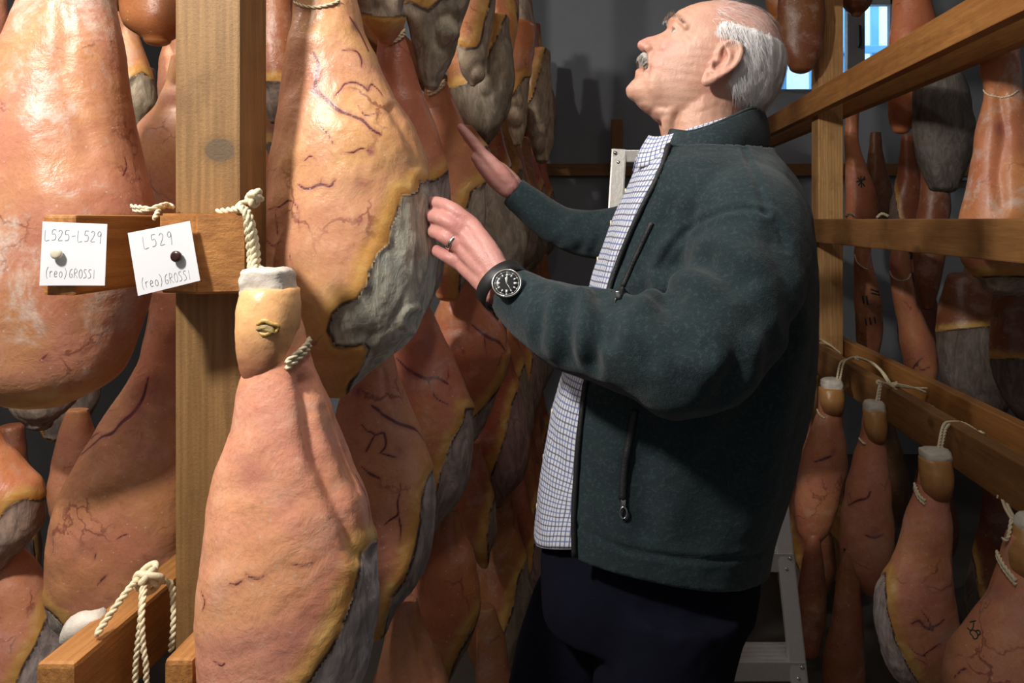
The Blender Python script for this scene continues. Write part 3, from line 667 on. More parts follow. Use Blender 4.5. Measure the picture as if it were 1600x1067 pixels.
# ------------------------------------------------------------------ hams across the aisle
R1 = 'whole pink ham with white-topped hock, third cord from the man'
ham(R1, [(730,1436,1485),(760,1434,1486),(790,1422,1484),(817,1412,1486),(863,1400,1487),(900,1382,1489),(915,1370,1491),(961,1364,1497),(1000,1368,1500),(1031,1376,1497),(1067,1400,1486),(1090,1425,1475)], 1.75, ratio=.8, n=(140,150), seed=311, htint=(.72,.60,.46), tint=(.96,.80,.78), bloom=.35,
    flesh=[(1384,895),(1384,924),(1388,955),(1401,1000),(1425,1047),(1440,1070),(1440,1130),(1300,1130),(1300,895)], hock=[(715,1434,1487),(740,1432,1487),(760,1434,1485),(775,1440,1481),(786,1450,1473)], bone=[(704,1438,1484),(711,1436,1487),(724,1440,1484)],
    veins=[(.0022,[(1424,975),(1436,970),(1445,980),(1458,985)]),(.0018,[(1445,980),(1462,978),(1475,968)]),(.0016,[(1440,955),(1450,968),(1458,985)]),(.0016,[(1418,1005),(1430,1020),(1445,1025)]),(.0014,[(1440,1025),(1455,1015),(1470,1005)])], bruises_and_shade=[(1435,972,.012,.5),(1460,860,.01,.3)])
R0 = 'ham with stamped digits, cut by the picture edge'
ham(R0, [(835,1572,1640),(860,1562,1645),(887,1557,1650),(936,1542,1665),(970,1517,1680),(1010,1488,1695),(1053,1473,1705),(1120,1475,1705),(1190,1500,1690),(1230,1535,1665)], 1.45, ratio=.72, n=(110,110), seed=321, htint=(.72,.60,.46), tint=(1.0,.84,.82), bloom=.2,
    hock=[(822,1580,1640),(850,1566,1646),(880,1564,1640),(900,1574,1630),(915,1588,1618)], bone=[(806,1590,1634),(816,1582,1638),(832,1582,1638)], bruises_and_shade=[(1560,925,.016,.35)], veins=[(.0016,[(1490,1060),(1505,1045),(1515,1050)])],
    marks=[(.0011,[[(1512,981),(1517,985),(1521,980),(1522,973)],[(1520,994),(1516,989),(1519,984),(1524,986),(1528,991),(1527,997),(1522,998),(1520,994)],[(1524,986),(1530,985),(1532,990),(1528,993)],[(1516,972),(1525,970)]])])
R2 = 'veined pink ham with forked cord tails, second cord from the man'
ham(R2, [(650,1349,1384),(680,1346,1384),(705,1339,1386),(740,1327,1391),(800,1314,1396),(850,1312,1398),(880,1318,1396),(905,1330,1390),(922,1342,1380)], 2.12, ratio=.8, n=(120,130), seed=331, htint=(.72,.60,.46), tint=(.9,.72,.70), bloom=.2,
    hock=[(640,1347,1384),(665,1346,1384),(685,1350,1382),(697,1360,1376)], bone=[(628,1350,1380),(634,1348,1383),(648,1350,1383)], veins=[(.0022,[(1325,790),(1340,782),(1355,778),(1360,768)]),(.0022,[(1350,835),(1365,840),(1380,835)])], bruises_and_shade=[(1367,834,.012,.7)])
R3 = 'slim shaded ham whose cord runs into the forked tails'
ham(R3, [(610,1280,1318),(640,1278,1316),(665,1268,1318),(700,1258,1325),(740,1247,1324),(790,1240,1310),(830,1245,1295),(845,1255,1284)], 2.48, ratio=.8, n=(70,80), seed=341, htint=(.72,.60,.46), tint=(.85,.66,.62), hock=[(606,1279,1318),(625,1278,1318),(642,1282,1316),(651,1292,1310)], bone=[(593,1284,1314),(598,1282,1317),(610,1284,1317)],
    veins=[(.003,[(1272,722),(1285,718),(1300,712)])], bruises_and_shade=[(1303,705,.012,.8)])
R4 = 'farthest corded ham, half hidden behind the green jacket'
ham(R4, [(575,1250,1270),(617,1246,1268),(660,1238,1270),(700,1230,1272),(740,1228,1270),(780,1234,1262)], 2.9, ratio=.85, n=(50,56), seed=351, tint=(.85,.66,.62), bone=[(566,1252,1268),(571,1250,1270),(580,1250,1270)])
S1 = 'ham with three dark green stamps beside the far post'
ham(S1, [(370,1336,1360),(410,1334,1362),(440,1335,1373),(480,1335,1380),(520,1337,1379),(560,1342,1372),(575,1349,1363)], 3.42, ratio=.85, n=(60,64), seed=361, tint=(.85,.66,.52), bloom=.6,
    marks=[(.004,[[(1360,452),(1372,456)],[(1361,458),(1374,461)]]),(.004,[[(1348,462),(1350,474)],[(1354,462),(1356,476)]]),(.0035,[[(1352,497),(1354,508)],[(1359,496),(1361,507)],[(1366,495),(1368,505)]])])
S2 = 'slim red-veined ham beside the stamped one, below the worn board'
ham(S2, [(380,1395,1420),(410,1389,1422),(436,1391,1425),(472,1396,1431),(505,1402,1449),(541,1406,1465),(570,1411,1467),(595,1420,1462),(618,1432,1452)], 3.0, ratio=.85, n=(60,70), seed=371, tint=(.92,.72,.62), bloom=.2,
    veins=[(.003,[(1425,578),(1432,568),(1440,560)]),(.0025,[(1432,568),(1440,578),(1455,572)])])
ham('reddish ham with a small star stamp above the worn board', [(170,1322,1342),(219,1319,1342),(264,1321,1355),(306,1320,1372),(340,1320,1378),(370,1325,1375),(385,1338,1362)], 3.85, ratio=.85, n=(60,64), seed=381, tint=(1.0,.72,.60),
    marks=[(.003,[[(1338,284),(1352,280)],[(1341,290),(1351,276)],[(1340,277),(1351,291)],[(1345,275),(1346,293)]])])
ham('tall orange ham in front of the high window', [(-120,1400,1440),(-40,1398,1450),(0,1396,1455),(30,1394,1464),(60,1390,1472),(130,1385,1478),(165,1386,1470),(190,1388,1440),(202,1394,1422)], 2.85, ratio=.85, n=(60,64), seed=391, tint=(1.0,.70,.52), bloom=.1,
    flesh=[(1478,120),(1468,150),(1450,185),(1440,230),(1520,230),(1520,120)])
ham('large ham with brown flaking shank and pale skin beside the thick boards', [(60,1535,1590),(105,1530,1595),(144,1537,1600),(210,1525,1625),(255,1518,1645),(291,1508,1660),(330,1500,1668),(380,1495,1670),(420,1505,1655),(440,1530,1630)], 2.05, ratio=.75, n=(90,100), seed=401, tint=(.92,.74,.58), bloom=.75,
    flesh=[(1480,432),(1590,430),(1700,440),(1700,560),(1480,560)], creases=[([(1560,150),(1570,210),(1560,270),(1565,320)],.014,12)], bruises_and_shade=[(1562,200,.02,.6)])
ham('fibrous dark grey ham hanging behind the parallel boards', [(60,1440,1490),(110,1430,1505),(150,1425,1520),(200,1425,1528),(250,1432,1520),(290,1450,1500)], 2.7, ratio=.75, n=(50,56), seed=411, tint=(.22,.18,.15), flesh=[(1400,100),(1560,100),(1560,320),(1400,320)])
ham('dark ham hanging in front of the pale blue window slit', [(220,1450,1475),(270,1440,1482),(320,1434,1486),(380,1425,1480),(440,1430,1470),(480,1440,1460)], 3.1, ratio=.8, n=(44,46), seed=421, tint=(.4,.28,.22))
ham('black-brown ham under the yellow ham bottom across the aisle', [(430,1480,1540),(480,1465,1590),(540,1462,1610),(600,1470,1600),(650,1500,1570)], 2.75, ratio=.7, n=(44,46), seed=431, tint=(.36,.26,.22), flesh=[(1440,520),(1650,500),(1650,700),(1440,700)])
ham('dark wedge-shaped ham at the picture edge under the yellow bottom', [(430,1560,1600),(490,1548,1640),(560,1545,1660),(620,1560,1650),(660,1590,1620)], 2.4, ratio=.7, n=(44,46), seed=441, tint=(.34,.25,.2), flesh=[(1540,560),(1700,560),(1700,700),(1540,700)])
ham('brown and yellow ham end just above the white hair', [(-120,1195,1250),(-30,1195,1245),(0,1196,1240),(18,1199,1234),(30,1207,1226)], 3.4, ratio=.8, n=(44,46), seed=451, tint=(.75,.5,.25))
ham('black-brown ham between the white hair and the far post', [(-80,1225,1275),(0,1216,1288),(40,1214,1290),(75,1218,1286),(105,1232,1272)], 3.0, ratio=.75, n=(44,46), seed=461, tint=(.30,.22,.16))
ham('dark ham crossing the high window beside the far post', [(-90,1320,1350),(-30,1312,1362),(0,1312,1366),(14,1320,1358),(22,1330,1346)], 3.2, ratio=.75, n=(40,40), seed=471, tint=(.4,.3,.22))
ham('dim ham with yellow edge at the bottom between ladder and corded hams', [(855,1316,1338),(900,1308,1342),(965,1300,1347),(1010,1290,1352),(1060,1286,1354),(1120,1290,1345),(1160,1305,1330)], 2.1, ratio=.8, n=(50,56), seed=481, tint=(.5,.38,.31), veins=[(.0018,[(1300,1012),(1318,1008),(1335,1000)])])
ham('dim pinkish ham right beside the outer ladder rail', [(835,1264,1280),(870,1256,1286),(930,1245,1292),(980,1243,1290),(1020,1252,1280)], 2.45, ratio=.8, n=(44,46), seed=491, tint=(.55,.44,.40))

# ------------------------------------------------------------------ rows of hams that recede into the dark: copies
def metric_rows(Y, x, top, prof): return [(VY-(top-z)*F/Y, VX+(x-a+c)*F/Y, VX+(x+a+c)*F/Y) for z, a, c in prof]
PROF = [(0,.036,0),(.08,.040,0),(.16,.052,.002),(.25,.078,.004),(.34,.102,.006),(.42,.112,.004),(.49,.104,0),(.54,.084,-.006),(.57,.055,-.012)]
def proto(label, x, Y, top, seed, fl, tint, group, **k):
    fx = lambda dx, dz: (VX+(x+dx)*F/Y, VY-(top-dz)*F/Y)
    return ham(label, metric_rows(Y, x, top, PROF), Y, flesh=[fx(*p) for p in fl], ratio=.72, n=(40, 46), seed=seed, tint=tint, group=group, **k)
FL_R = [(.09,.22),(.055,.30),(.035,.40),(.0,.50),(-.03,.60),(.2,.60),(.2,.22)]
FL_B = [(-.15,.47),(-.07,.44),(-.02,.36),(.02,.26),(.045,.14),(.07,.02),(.2,-.05),(.2,.75),(-.15,.75)]
FL_L = [(-x, z) for x, z in FL_R]
G = {'top': 'hams of the highest aisle row', 'mid': 'hams of the middle aisle row', 'low': 'hams of the lower aisle row', 'base': 'hams of the lowest aisle row', 'across': 'hams across the aisle deep in the rack', 'acrosslow': 'hams across the aisle below the corded ones'}
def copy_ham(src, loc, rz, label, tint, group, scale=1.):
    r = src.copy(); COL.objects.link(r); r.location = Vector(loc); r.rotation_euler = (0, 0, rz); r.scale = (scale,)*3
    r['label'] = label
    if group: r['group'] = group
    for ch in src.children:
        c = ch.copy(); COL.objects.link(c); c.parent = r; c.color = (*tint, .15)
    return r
rng = random.Random(5)
ORD = ['first', 'second', 'third', 'fourth', 'fifth', 'sixth', 'seventh', 'eighth', 'ninth', 'tenth', 'eleventh', 'twelfth', 'thirteenth']
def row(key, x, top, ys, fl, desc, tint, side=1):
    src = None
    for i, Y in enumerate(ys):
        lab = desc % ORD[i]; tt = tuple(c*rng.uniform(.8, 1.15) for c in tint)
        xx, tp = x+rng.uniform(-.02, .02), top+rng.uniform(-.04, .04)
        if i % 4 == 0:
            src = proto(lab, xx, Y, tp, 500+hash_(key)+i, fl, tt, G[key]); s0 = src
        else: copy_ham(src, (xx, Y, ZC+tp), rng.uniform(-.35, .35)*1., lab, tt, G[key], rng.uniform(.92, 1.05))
def hash_(k): return {'top': 0, 'mid': 40, 'low': 80, 'base': 120, 'across': 160, 'acrosslow': 200}[k]
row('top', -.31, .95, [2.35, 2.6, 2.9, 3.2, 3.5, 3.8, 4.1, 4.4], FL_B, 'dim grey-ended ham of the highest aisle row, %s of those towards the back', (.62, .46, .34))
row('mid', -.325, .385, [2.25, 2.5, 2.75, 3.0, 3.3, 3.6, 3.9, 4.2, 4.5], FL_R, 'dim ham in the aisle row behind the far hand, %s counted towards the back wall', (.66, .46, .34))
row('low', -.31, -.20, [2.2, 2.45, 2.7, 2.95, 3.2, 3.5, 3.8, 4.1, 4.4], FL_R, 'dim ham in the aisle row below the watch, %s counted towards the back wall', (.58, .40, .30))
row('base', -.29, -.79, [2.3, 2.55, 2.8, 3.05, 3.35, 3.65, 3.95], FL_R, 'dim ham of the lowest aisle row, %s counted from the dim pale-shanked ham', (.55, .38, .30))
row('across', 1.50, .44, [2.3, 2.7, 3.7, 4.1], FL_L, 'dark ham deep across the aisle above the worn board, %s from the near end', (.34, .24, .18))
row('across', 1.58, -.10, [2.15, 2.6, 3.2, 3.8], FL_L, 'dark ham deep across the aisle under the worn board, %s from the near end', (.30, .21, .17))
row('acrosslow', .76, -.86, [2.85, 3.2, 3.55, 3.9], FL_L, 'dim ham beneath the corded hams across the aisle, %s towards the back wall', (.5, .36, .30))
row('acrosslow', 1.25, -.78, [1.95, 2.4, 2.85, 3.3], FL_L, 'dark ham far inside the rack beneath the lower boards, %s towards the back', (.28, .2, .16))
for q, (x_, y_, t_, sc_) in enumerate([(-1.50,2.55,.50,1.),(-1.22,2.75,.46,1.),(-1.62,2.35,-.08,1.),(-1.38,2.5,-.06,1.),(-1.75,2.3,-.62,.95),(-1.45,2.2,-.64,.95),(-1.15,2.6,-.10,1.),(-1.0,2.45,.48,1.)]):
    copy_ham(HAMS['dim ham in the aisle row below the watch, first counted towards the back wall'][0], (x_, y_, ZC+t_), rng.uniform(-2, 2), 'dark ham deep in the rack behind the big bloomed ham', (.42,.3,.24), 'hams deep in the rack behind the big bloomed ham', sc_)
timber('rail', (-1.15, 1.4, ZC+.56), (-1.15, 2.9, ZC+.56), .04, .10, M['rail_old'], 'hidden high rail in the dark behind the big bloomed ham', 'rail')

# ------------------------------------------------------------------ cords
r1 = HAMS[H1][0]
sc_ = cast(bvh_of(HAMS[H1][1]), 414, 516)-np.array([0,.0005,0]); sp_ = np.array([(sc_[0]+.0135*math.cos(a)*(1+.15*math.sin(3*a)), sc_[1]+.004*math.cos(a)**2, sc_[2]+.0075*math.sin(a)*(1.35 if math.sin(a) > 0 else .55)+.0012*math.sin(5*a)) for a in np.linspace(0, 2*PI, 26)])
sl_ = mk('tendon_slit', *tube(sp_, .0022+.0008*np.sin(np.linspace(0, 9, 26)), 8, cap=False), M['sinew'], r1); sl_['label'] = 'yellow lips of the tendon slit'
ev, ef = ell_(sc_+np.array([0,.002,0]), (.012,.004,.008)); mk('tendon', ev+.0018*snoise(ev, 90, 4)[:, None], ef, M['tendon'], r1)
cord(r1, [[W(392,440,.94),W(391,400,.962),W(387,360,.958),W(384,334,.958),W(375,327,.975),W(355,329,.985),W(340,331,.99)],
          [W(402,440,.945),W(402,400,.965),W(396,360,.960),W(388,333,.958),W(380,326,.975),W(370,326,.985),W(352,331,.992)],
          [W(397,440,.938),W(397,400,.957),W(391,355,.953),W(380,328,.957),W(373,322,.975),W(385,315,.985),W(395,312,.985)]], .0040, knots=[(W(396,310,.985), .0085), (W(400,306,.985), .007)])
loop_on(H1, [(483,526),(478,540),(468,552),(456,563),(446,572)], .0034, 2)
# coil of cord lying on the rail beside the post
t = tag(empty('cord_scrap', W(238,327,1.03)), 'frayed cream cord end lying on the rail between the two notes', 'cord')
cord(t, [[W(205,322,1.01),W(222,324,1.0),W(240,327,1.01),W(258,323,1.03),W(272,322,1.035)],[W(208,328,1.01),W(225,329,1.0),W(248,322,1.01),W(262,319,1.03),W(272,325,1.035)]], .0028, 'strand')
cord(t, [[W(241,342,.99),W(245,334,1.0),W(248,328,1.01)]], .003, 'strand')
# knotted cord over the low rail
rC = tag(empty('knotted_cord', W(234,905,1.06)), 'thick white cord knotted over the low rail in front of the dark orange ham', 'cord')
cord(rC, [[W(150,993,.97),W(165,970,.985),W(185,942,1.0),W(205,916,1.02),W(222,900,1.05)]], .0042, 'strand')
cord(rC, [[W(226,900,1.04),W(222,925,1.02),W(220,960,1.005),W(216,1000,.998),W(212,1040,.995),W(211,1085,.995)],[W(229,900,1.04),W(225,930,1.018),W(222,965,1.002),W(224,1010,.995),W(228,1040,.992),W(229,1085,.992)]], .0034, 'strand')
cord(rC, [[W(240,900,1.06),W(255,907,1.07),W(268,915,1.075),W(272,950,1.06),W(271,985,1.05),W(268,1016,1.05)]], .0042, 'strand')
cord(rC, [], .0042, 'knot', knots=[(W(236,902,1.045), .018), (W(230,905,1.04), .015)])
# the pale fat block behind the low rail is a shank seen end-on
sv, sf = tube(smooth_path([W(112,990,1.04), W(128,979,1.03), W(146,972,1.03)], 6), [.015,.018,.019,.019,.018,.016], 14, round_end=True)
tag(mk('bone_end', sv+.003*snoise(sv, 40, 3)[:, None], sf, M['bone'], None, origin=sv.mean(0)), 'pale sawn shank end resting behind the low rail', 'bone')
loop_on('pinkish brown ham behind the large veined ham, grey edge above the fingertips', [(605,68),(614,64),(624,58),(632,48)], .003, 2)
loop_on('small orange ham that the far hand rests on', [(670,147),(680,143),(690,134),(696,124)], .0034, 2)
loop_on(H2, [(461,4),(475,10),(495,12),(515,8),(530,2)], .0022, 1)
def rail_cord(label, paths, knots=(), r=.0034): cord(HAMS[label][0], paths, r, knots=knots)
rail_cord(R1, [[W(1464,716,1.74),W(1468,690,1.77),W(1473,668,1.80),W(1480,660,1.85),W(1500,660,1.86),W(1515,666,1.86),W(1533,679,1.86)],[W(1468,716,1.745),W(1473,690,1.775),W(1478,670,1.80),W(1486,663,1.85),W(1502,663,1.865),W(1520,671,1.865),W(1530,678,1.865)]], [(W(1533,678,1.855), .006)])
rail_cord(R2, [[W(1368,640,2.11),W(1371,618,2.13),W(1375,602,2.15),W(1385,599,2.21),W(1400,602,2.22),W(1420,606,2.25),W(1448,607,2.30)],[W(1372,640,2.115),W(1374,618,2.135),W(1378,600,2.155),W(1390,602,2.21),W(1410,615,2.20),W(1435,625,2.18),W(1460,637,2.17)],[W(1400,600,2.22),W(1420,604,2.25),W(1436,609,2.27),W(1446,613,2.28)]], [(W(1374,598,2.15), .007), (W(1398,601,2.21), .008)])
rail_cord(R3, [[W(1307,606,2.45),W(1309,585,2.48),W(1314,566,2.50),W(1330,561,2.58),W(1350,562,2.58),W(1372,575,2.46),W(1388,597,2.24)],[W(1311,606,2.455),W(1314,585,2.485),W(1320,565,2.51),W(1338,558,2.58),W(1362,566,2.52),W(1380,582,2.35),W(1392,600,2.23)]], [(W(1340,560,2.57), .007)])
rail_cord(R4, [[W(1257,576,2.88),W(1260,555,2.92),W(1264,533,2.96),W(1275,531,3.02),W(1295,538,3.02),W(1314,553,3.0)],[W(1261,576,2.885),W(1264,552,2.925),W(1270,532,2.97),W(1285,532,3.02),W(1312,550,3.01)]])
rail_cord(R0, [[W(1580,812,1.46),W(1575,840,1.44),W(1566,842,1.45)],[W(1582,812,1.46),W(1572,795,1.55),W(1565,778,1.62),W(1558,776,1.62)],[W(1586,812,1.465),W(1577,795,1.555),W(1570,778,1.625),W(1565,776,1.625)]])
loop_on(R0, [(1561,866),(1568,882),(1578,897),(1588,910)], .0036, 2)
loop_on(R1, [(1430,750),(1433,765),(1438,777),(1446,785)], .0036, 2)
loop_on(R2, [(1338,670),(1343,683),(1349,691),(1353,694)], .003, 1)
loop_on(R3, [(1278,640),(1282,648),(1289,654)], .003, 1)
loop_on(S1, [(1336,398),(1340,410),(1350,419),(1356,421)], .003, 1)
loop_on(S2, [(1390,420),(1395,432),(1406,438),(1418,436),(1422,428)], .003, 1)
loop_on('large ham with brown flaking shank and pale skin beside the thick boards', [(1533,130),(1542,146),(1560,152),(1578,150),(1590,142)], .0022, 1)
cord(HAMS[S1][0], [[W(1322,338,3.3),W(1328,334,3.3),W(1336,338,3.3)],[W(1370,340,3.3),W(1378,334,3.3),W(1388,338,3.3)]], .006, 'cord_end')
# ------------------------------------------------------------------ paper notes and pins
GL = {'L': [[(0,1),(0,0),(.6,.03)]], '5': [[(.6,1),(.12,.98),(.08,.58),(.4,.62),(.58,.38),(.45,.08),(.02,.02)]], '2': [[(.02,.85),(.25,1),(.52,.85),(.4,.5),(0,.03),(.6,.03)]],
      '9': [[(.55,.85),(.3,1),(.05,.8),(.15,.55),(.42,.58),(.55,.85),(.52,.4),(.45,-.12)]], '-': [[(.05,.45),(.55,.5)]], '(': [[(.3,1.1),(.08,.7),(.05,.2),(.2,-.15)]], ')': [[(.1,1.1),(.35,.75),(.35,.25),(.1,-.15)]],
      'r': [[(.1,.62),(.15,0)],[(.12,.4),(.3,.62),(.5,.58)]], 'e': [[(.05,.32),(.45,.38),(.4,.6),(.2,.62),(.05,.35),(.15,.03),(.5,.08)]], 'o': [[(.3,.62),(.08,.45),(.1,.1),(.35,.0),(.52,.2),(.48,.5),(.3,.62)]],
      'G': [[(.5,.95),(.2,.8),(.05,.4),(.15,.05),(.45,.05),(.5,.35),(.25,.38)]], 'R': [[(.05,0),(.1,.95),(.45,.9),(.45,.6),(.1,.48),(.6,0)]], 'O': [[(.3,.95),(.06,.65),(.1,.15),(.35,0),(.58,.3),(.52,.75),(.3,.95)]],
      'S': [[(.5,.92),(.2,.95),(.1,.7),(.4,.45),(.42,.12),(.0,.0)]], 'I': [[(.2,.95),(.22,.0)]], ' ': []}
def writing(text, A, U, Vv, h, adv, r):
    """pencil strokes on a sheet: A start, U unit along, Vv unit up"""
    mb = MB(); x = 0
    for ch in text:
        for st in GL[ch]:
            P = np.array([A+U*(x+h*.62*a)+Vv*(h*b) for a, b in st])
            mb.add(*tube(smooth_path(P, 4*len(P)), r, 5, flat=.5))
        x += adv*(.62 if ch in '()I' else .5 if ch == ' ' else 1.)
    return mb
def note(label, C, Ys, lines, pin, pinmat, pinlabel):
    P = [W(px, py, y) for (px, py), y in zip(C, Ys)]     # tl, tr, br, bl
    n = 9; g = np.linspace(0, 1, n); V = []; U = (P[1]-P[0]); U /= np.linalg.norm(U); Dn = P[3]-P[0]; Dn /= np.linalg.norm(Dn)
    Nn = np.cross(U, Dn); Nn /= np.linalg.norm(Nn)
    if Nn[1] > 0: Nn = -Nn
    for t in g:
        for s in g:
            q = (P[0]*(1-s)+P[1]*s)*(1-t)+(P[3]*(1-s)+P[2]*s)*t
            V.append(q+Nn*(.0030*((2*s-1)**2)*(.3+.7*t)*.6))
    V = np.array(V); Fq = grid_faces(n, n, False)
    back = V-Nn*.0004; VV = np.vstack([V, back]); FF = Fq+[[i+n*n for i in q][::-1] for q in Fq]
    rim = [i for i in range(n)]+[i*n+n-1 for i in range(1, n)]+[n*n-1-i for i in range(1, n)]+[(n-1-i)*n for i in range(1, n-1)]
    FF += [[rim[i], rim[(i+1) % len(rim)], rim[(i+1) % len(rim)]+n*n, rim[i]+n*n] for i in range(len(rim))]
    o = tag(mk('paper_note', VV, FF, M['paper'], None, smooth=False, origin=V.mean(0)), label, 'note')
    for text, fx, fy, h, adv in lines:
        A = P[0]+(P[1]-P[0])*fx+(P[3]-P[0])*fy
        wmb = writing(text, A, U, -Dn, h, adv, .00036); q = np.concatenate(wmb.v); wl, hl_ = np.linalg.norm(P[1]-P[0]), np.linalg.norm(P[3]-P[0])
        s_, t_ = np.clip((q-P[0])@U/wl, 0, 1), np.clip((q-P[0])@Dn/hl_, 0, 1); wmb.v = [q+Nn*(.0018*(2*s_-1)**2*(.3+.7*t_)+.0001)[:, None]]; wmb.build('handwriting', M['pencil'], o)['label'] = 'pencilled handwriting'
    c = P[0]+(P[1]-P[0])*pin[0]+(P[3]-P[0])*pin[1]
    prof = [(0,.0012),(.0025,.0012),(.0026,.0042),(.0036,.0066),(.0062,.0072),(.0080,.0060),(.0086,.003)]
    pth = np.array([c+Nn*a for a, b in prof]); v, f = tube(pth, [b for a, b in prof], 20)
    tag(mk('push_pin', v, f, pinmat, None, origin=c), pinlabel, 'pin')
note('white paper note reading L525-L529, pinned on the outermost rail end', [(67,346),(168,350),(165,446),(63,446)], [.962,.966,.966,.962],
     [('L525-L529', .05, .29, .0135, .0079), ('(reo) GROSSI', .09, .86, .0115, .0058)], (.27,.49), M['pin_white'], 'ivory push pin through the L525-L529 note')
note('tilted white paper note reading L529, pinned beside the post', [(200,364),(297,345),(314,438),(217,462)], [.960,.955,.955,.960],
     [('L529', .22, .29, .0150, .0105), ('(reo) GROSSI', .09, .90, .0125, .0062)], (.73,.51), M['pin_dark'], 'dark brown push pin through the tilted L529 note')
# ------------------------------------------------------------------ aluminium step ladder
lt = np.array([.217, 1.95, 1.63]); lb = np.array([.217, 1.60, 0.0])
L = tag(empty('step_ladder', (.217, 1.75, 0)), 'aluminium step ladder standing behind the man', 'ladder')
def stile(s, w=.034):
    a = lt+np.array([s*.173, 0, 0]); b = lb+np.array([s*.279, 0, 0])
    ax = b-a; ax /= np.linalg.norm(ax); ux = np.array([s, 0, 0.]); ux -= ax*(ux@ax); ux /= np.linalg.norm(ux); n = np.cross(ax, ux); n = n if n[1] < 0 else -n
    mb = MB()
    def slab(c0, wx, wn, off):
        v, f = box_arrays(wx, wn, np.linalg.norm(b-a), .0015); R = np.c_[ux, n, -ax]; mb.add(v@R.T+(a+b)/2+ux*off[0]+n*off[1], f)
    slab(0, w, .004, (-w/2, 0)); slab(0, .004, .045, (0, -.022)); slab(0, .004, .018, (-w, -.008))
    o = mb.build('stile', M['alu'], L, smooth=False)
    return a, b, ux, n, ax, o
sl, sr = stile(-1), stile(1)
def at_h(s, z): t = (lt[2]-z)/lt[2]; return s[0]+(s[1]-s[0])*t
for k, z in enumerate([.22,.45,.67,.89,1.12,1.35]):
    A, B = at_h(sl, z), at_h(sr, z); c = (A+B)/2; wx = np.linalg.norm(B-A)-.004
    st = MB(); v, f = box_arrays(wx, .085, .006, .002); st.add(v+c+np.array([0,.045,.017]), f); v, f = box_arrays(wx, .004, .042, .001); st.add(v+c+np.array([0,.003,0]), f)
    for q in range(5): v, f = box_arrays(wx, .004, .004, .001); st.add(v+c+np.array([0,.012+q*.016,.021]), f)
    so = st.build('step', M['alu'], L, smooth=False)
    for s_, e in ((sl, A), (sr, B)):
        for dz, dx in ((.012, .010), (-.012, .018)):
            p = e+s_[2]*-dx+s_[3]*.002+np.array([0,0,dz]); v, f = tube([p, p+s_[3]*.002, p+s_[3]*.0045], [.0050,.0048,.002], 12)
            mk('rivet', v, f, M['steel'], so)
cz = 1.605; A, B = at_h(sl, cz), at_h(sr, cz); c = (A+B)/2
v, f = box_arrays(np.linalg.norm(B-A)-.002, .16, .032, .003); top = mk('top_cap', v+c+np.array([0,.082,.006]), f, M['alu'], L, smooth=False)
for s_, e in ((sl, A), (sr, B)):
    for dz, dx in ((.014, .008), (-.010, .016)):
        p = e+s_[2]*-dx+s_[3]*.002+np.array([0,0,dz]); v, f = tube([p, p+s_[3]*.002, p+s_[3]*.0045], [.0050,.0048,.002], 12); mk('rivet', v, f, M['steel'], top)
for s in (-1, 1):
    a = np.array([.217+s*.15, 2.10, 1.58]); b = np.array([.217+s*.24, 2.46, .0]); v, f = tube([a, b], .014, 8); mk('rear_leg', v, f, M['alu'], L)
    for e in (lb+np.array([s*.279-s*.017, .01, .012]), b+np.array([0,0,.012])):
        v, f = box_arrays(.05, .05, .028, .005); mk('rubber_foot', v+e, f, M['black'], L)
v, f = tube([np.array([.03, 2.30, .7]), np.array([.405, 2.30, .7])], .010, 8); mk('rear_brace', v, f, M['alu'], L)
# ------------------------------------------------------------------ the man
YM = 1.27
CAN = W(1110, 118, YM); TH = math.radians(28); ct, st_ = math.cos(TH), math.sin(TH); HS = .977e-3
def H(f, y, z):
    """head-local millimetres (forward, towards his right, up) -> world"""
    f, y, z = np.asarray(f, float), np.asarray(y, float), np.asarray(z, float)
    return np.stack([CAN[0]-HS*(f*ct-z*st_), CAN[1]+HS*y+0*f, CAN[2]+HS*(f*st_+z*ct)], -1)
def Hinv(P):
    q = (np.asarray(P)-CAN)/HS; dx, y, dz = -q[:, 0], q[:, 1], q[:, 2]
    return np.stack([dx*ct+dz*st_, y, -dx*st_+dz*ct], 1)
person = tag(empty('person', (.19, YM, 0)), 'white-haired man in dark green jacket looking up and feeling the hams', 'person')
FRONT = [(-104,70),(-101,88),(-97,104),(-90,112.5),(-80,115),(-66,112),(-57,113.5),(-50,112),(-45,109),(-40,112),(-30,112.5),(-20,110),(-8,106),(0,104),(10,102),(20,100.5),(29,100.5),(38,103),(46,105.5),(55,104.5),(70,98.5),(84,88),(96,75),(106,62),(116,45),(124,26),(131,2),(135,-15),(137,-30)]
BACK = [(-104,20),(-90,0),(-70,-30),(-50,-62),(-20,-82),(10,-98),(40,-104),(70,-99),(90,-90),(106,-78),(118,-66),(128,-52),(134,-42),(137,-32)]
WID = [(-104,16),(-98,30),(-90,40),(-80,47),(-65,54),(-45,60),(-25,65),(0,70),(20,74),(40,76),(60,75.5),(80,71),(96,64),(108,55),(118,45),(127,31),(133,17),(137,3)]
def itp(T, z): T = np.array(T, float); return np.interp(z, T[:, 0], T[:, 1])
def sm(a, k=4):
    a = a.copy()
    for _ in range(k): a[1:-1] = .25*a[:-2]+.5*a[1:-1]+.25*a[2:]
    return a
nzH, nthH = 120, 128
zH = -104+241*(1-np.cos(np.linspace(0, PI, nzH)))/2*.35+241*np.linspace(0, 1, nzH)*.65
fF, fB, wH = sm(itp(FRONT, zH), 2), sm(itp(BACK, zH), 8), sm(itp(WID, zH), 6)
fc = np.minimum(-12, 0)+0*zH; fc = np.clip(fc, fB+4, fF-4)
thH = np.arange(nthH)*2*PI/nthH
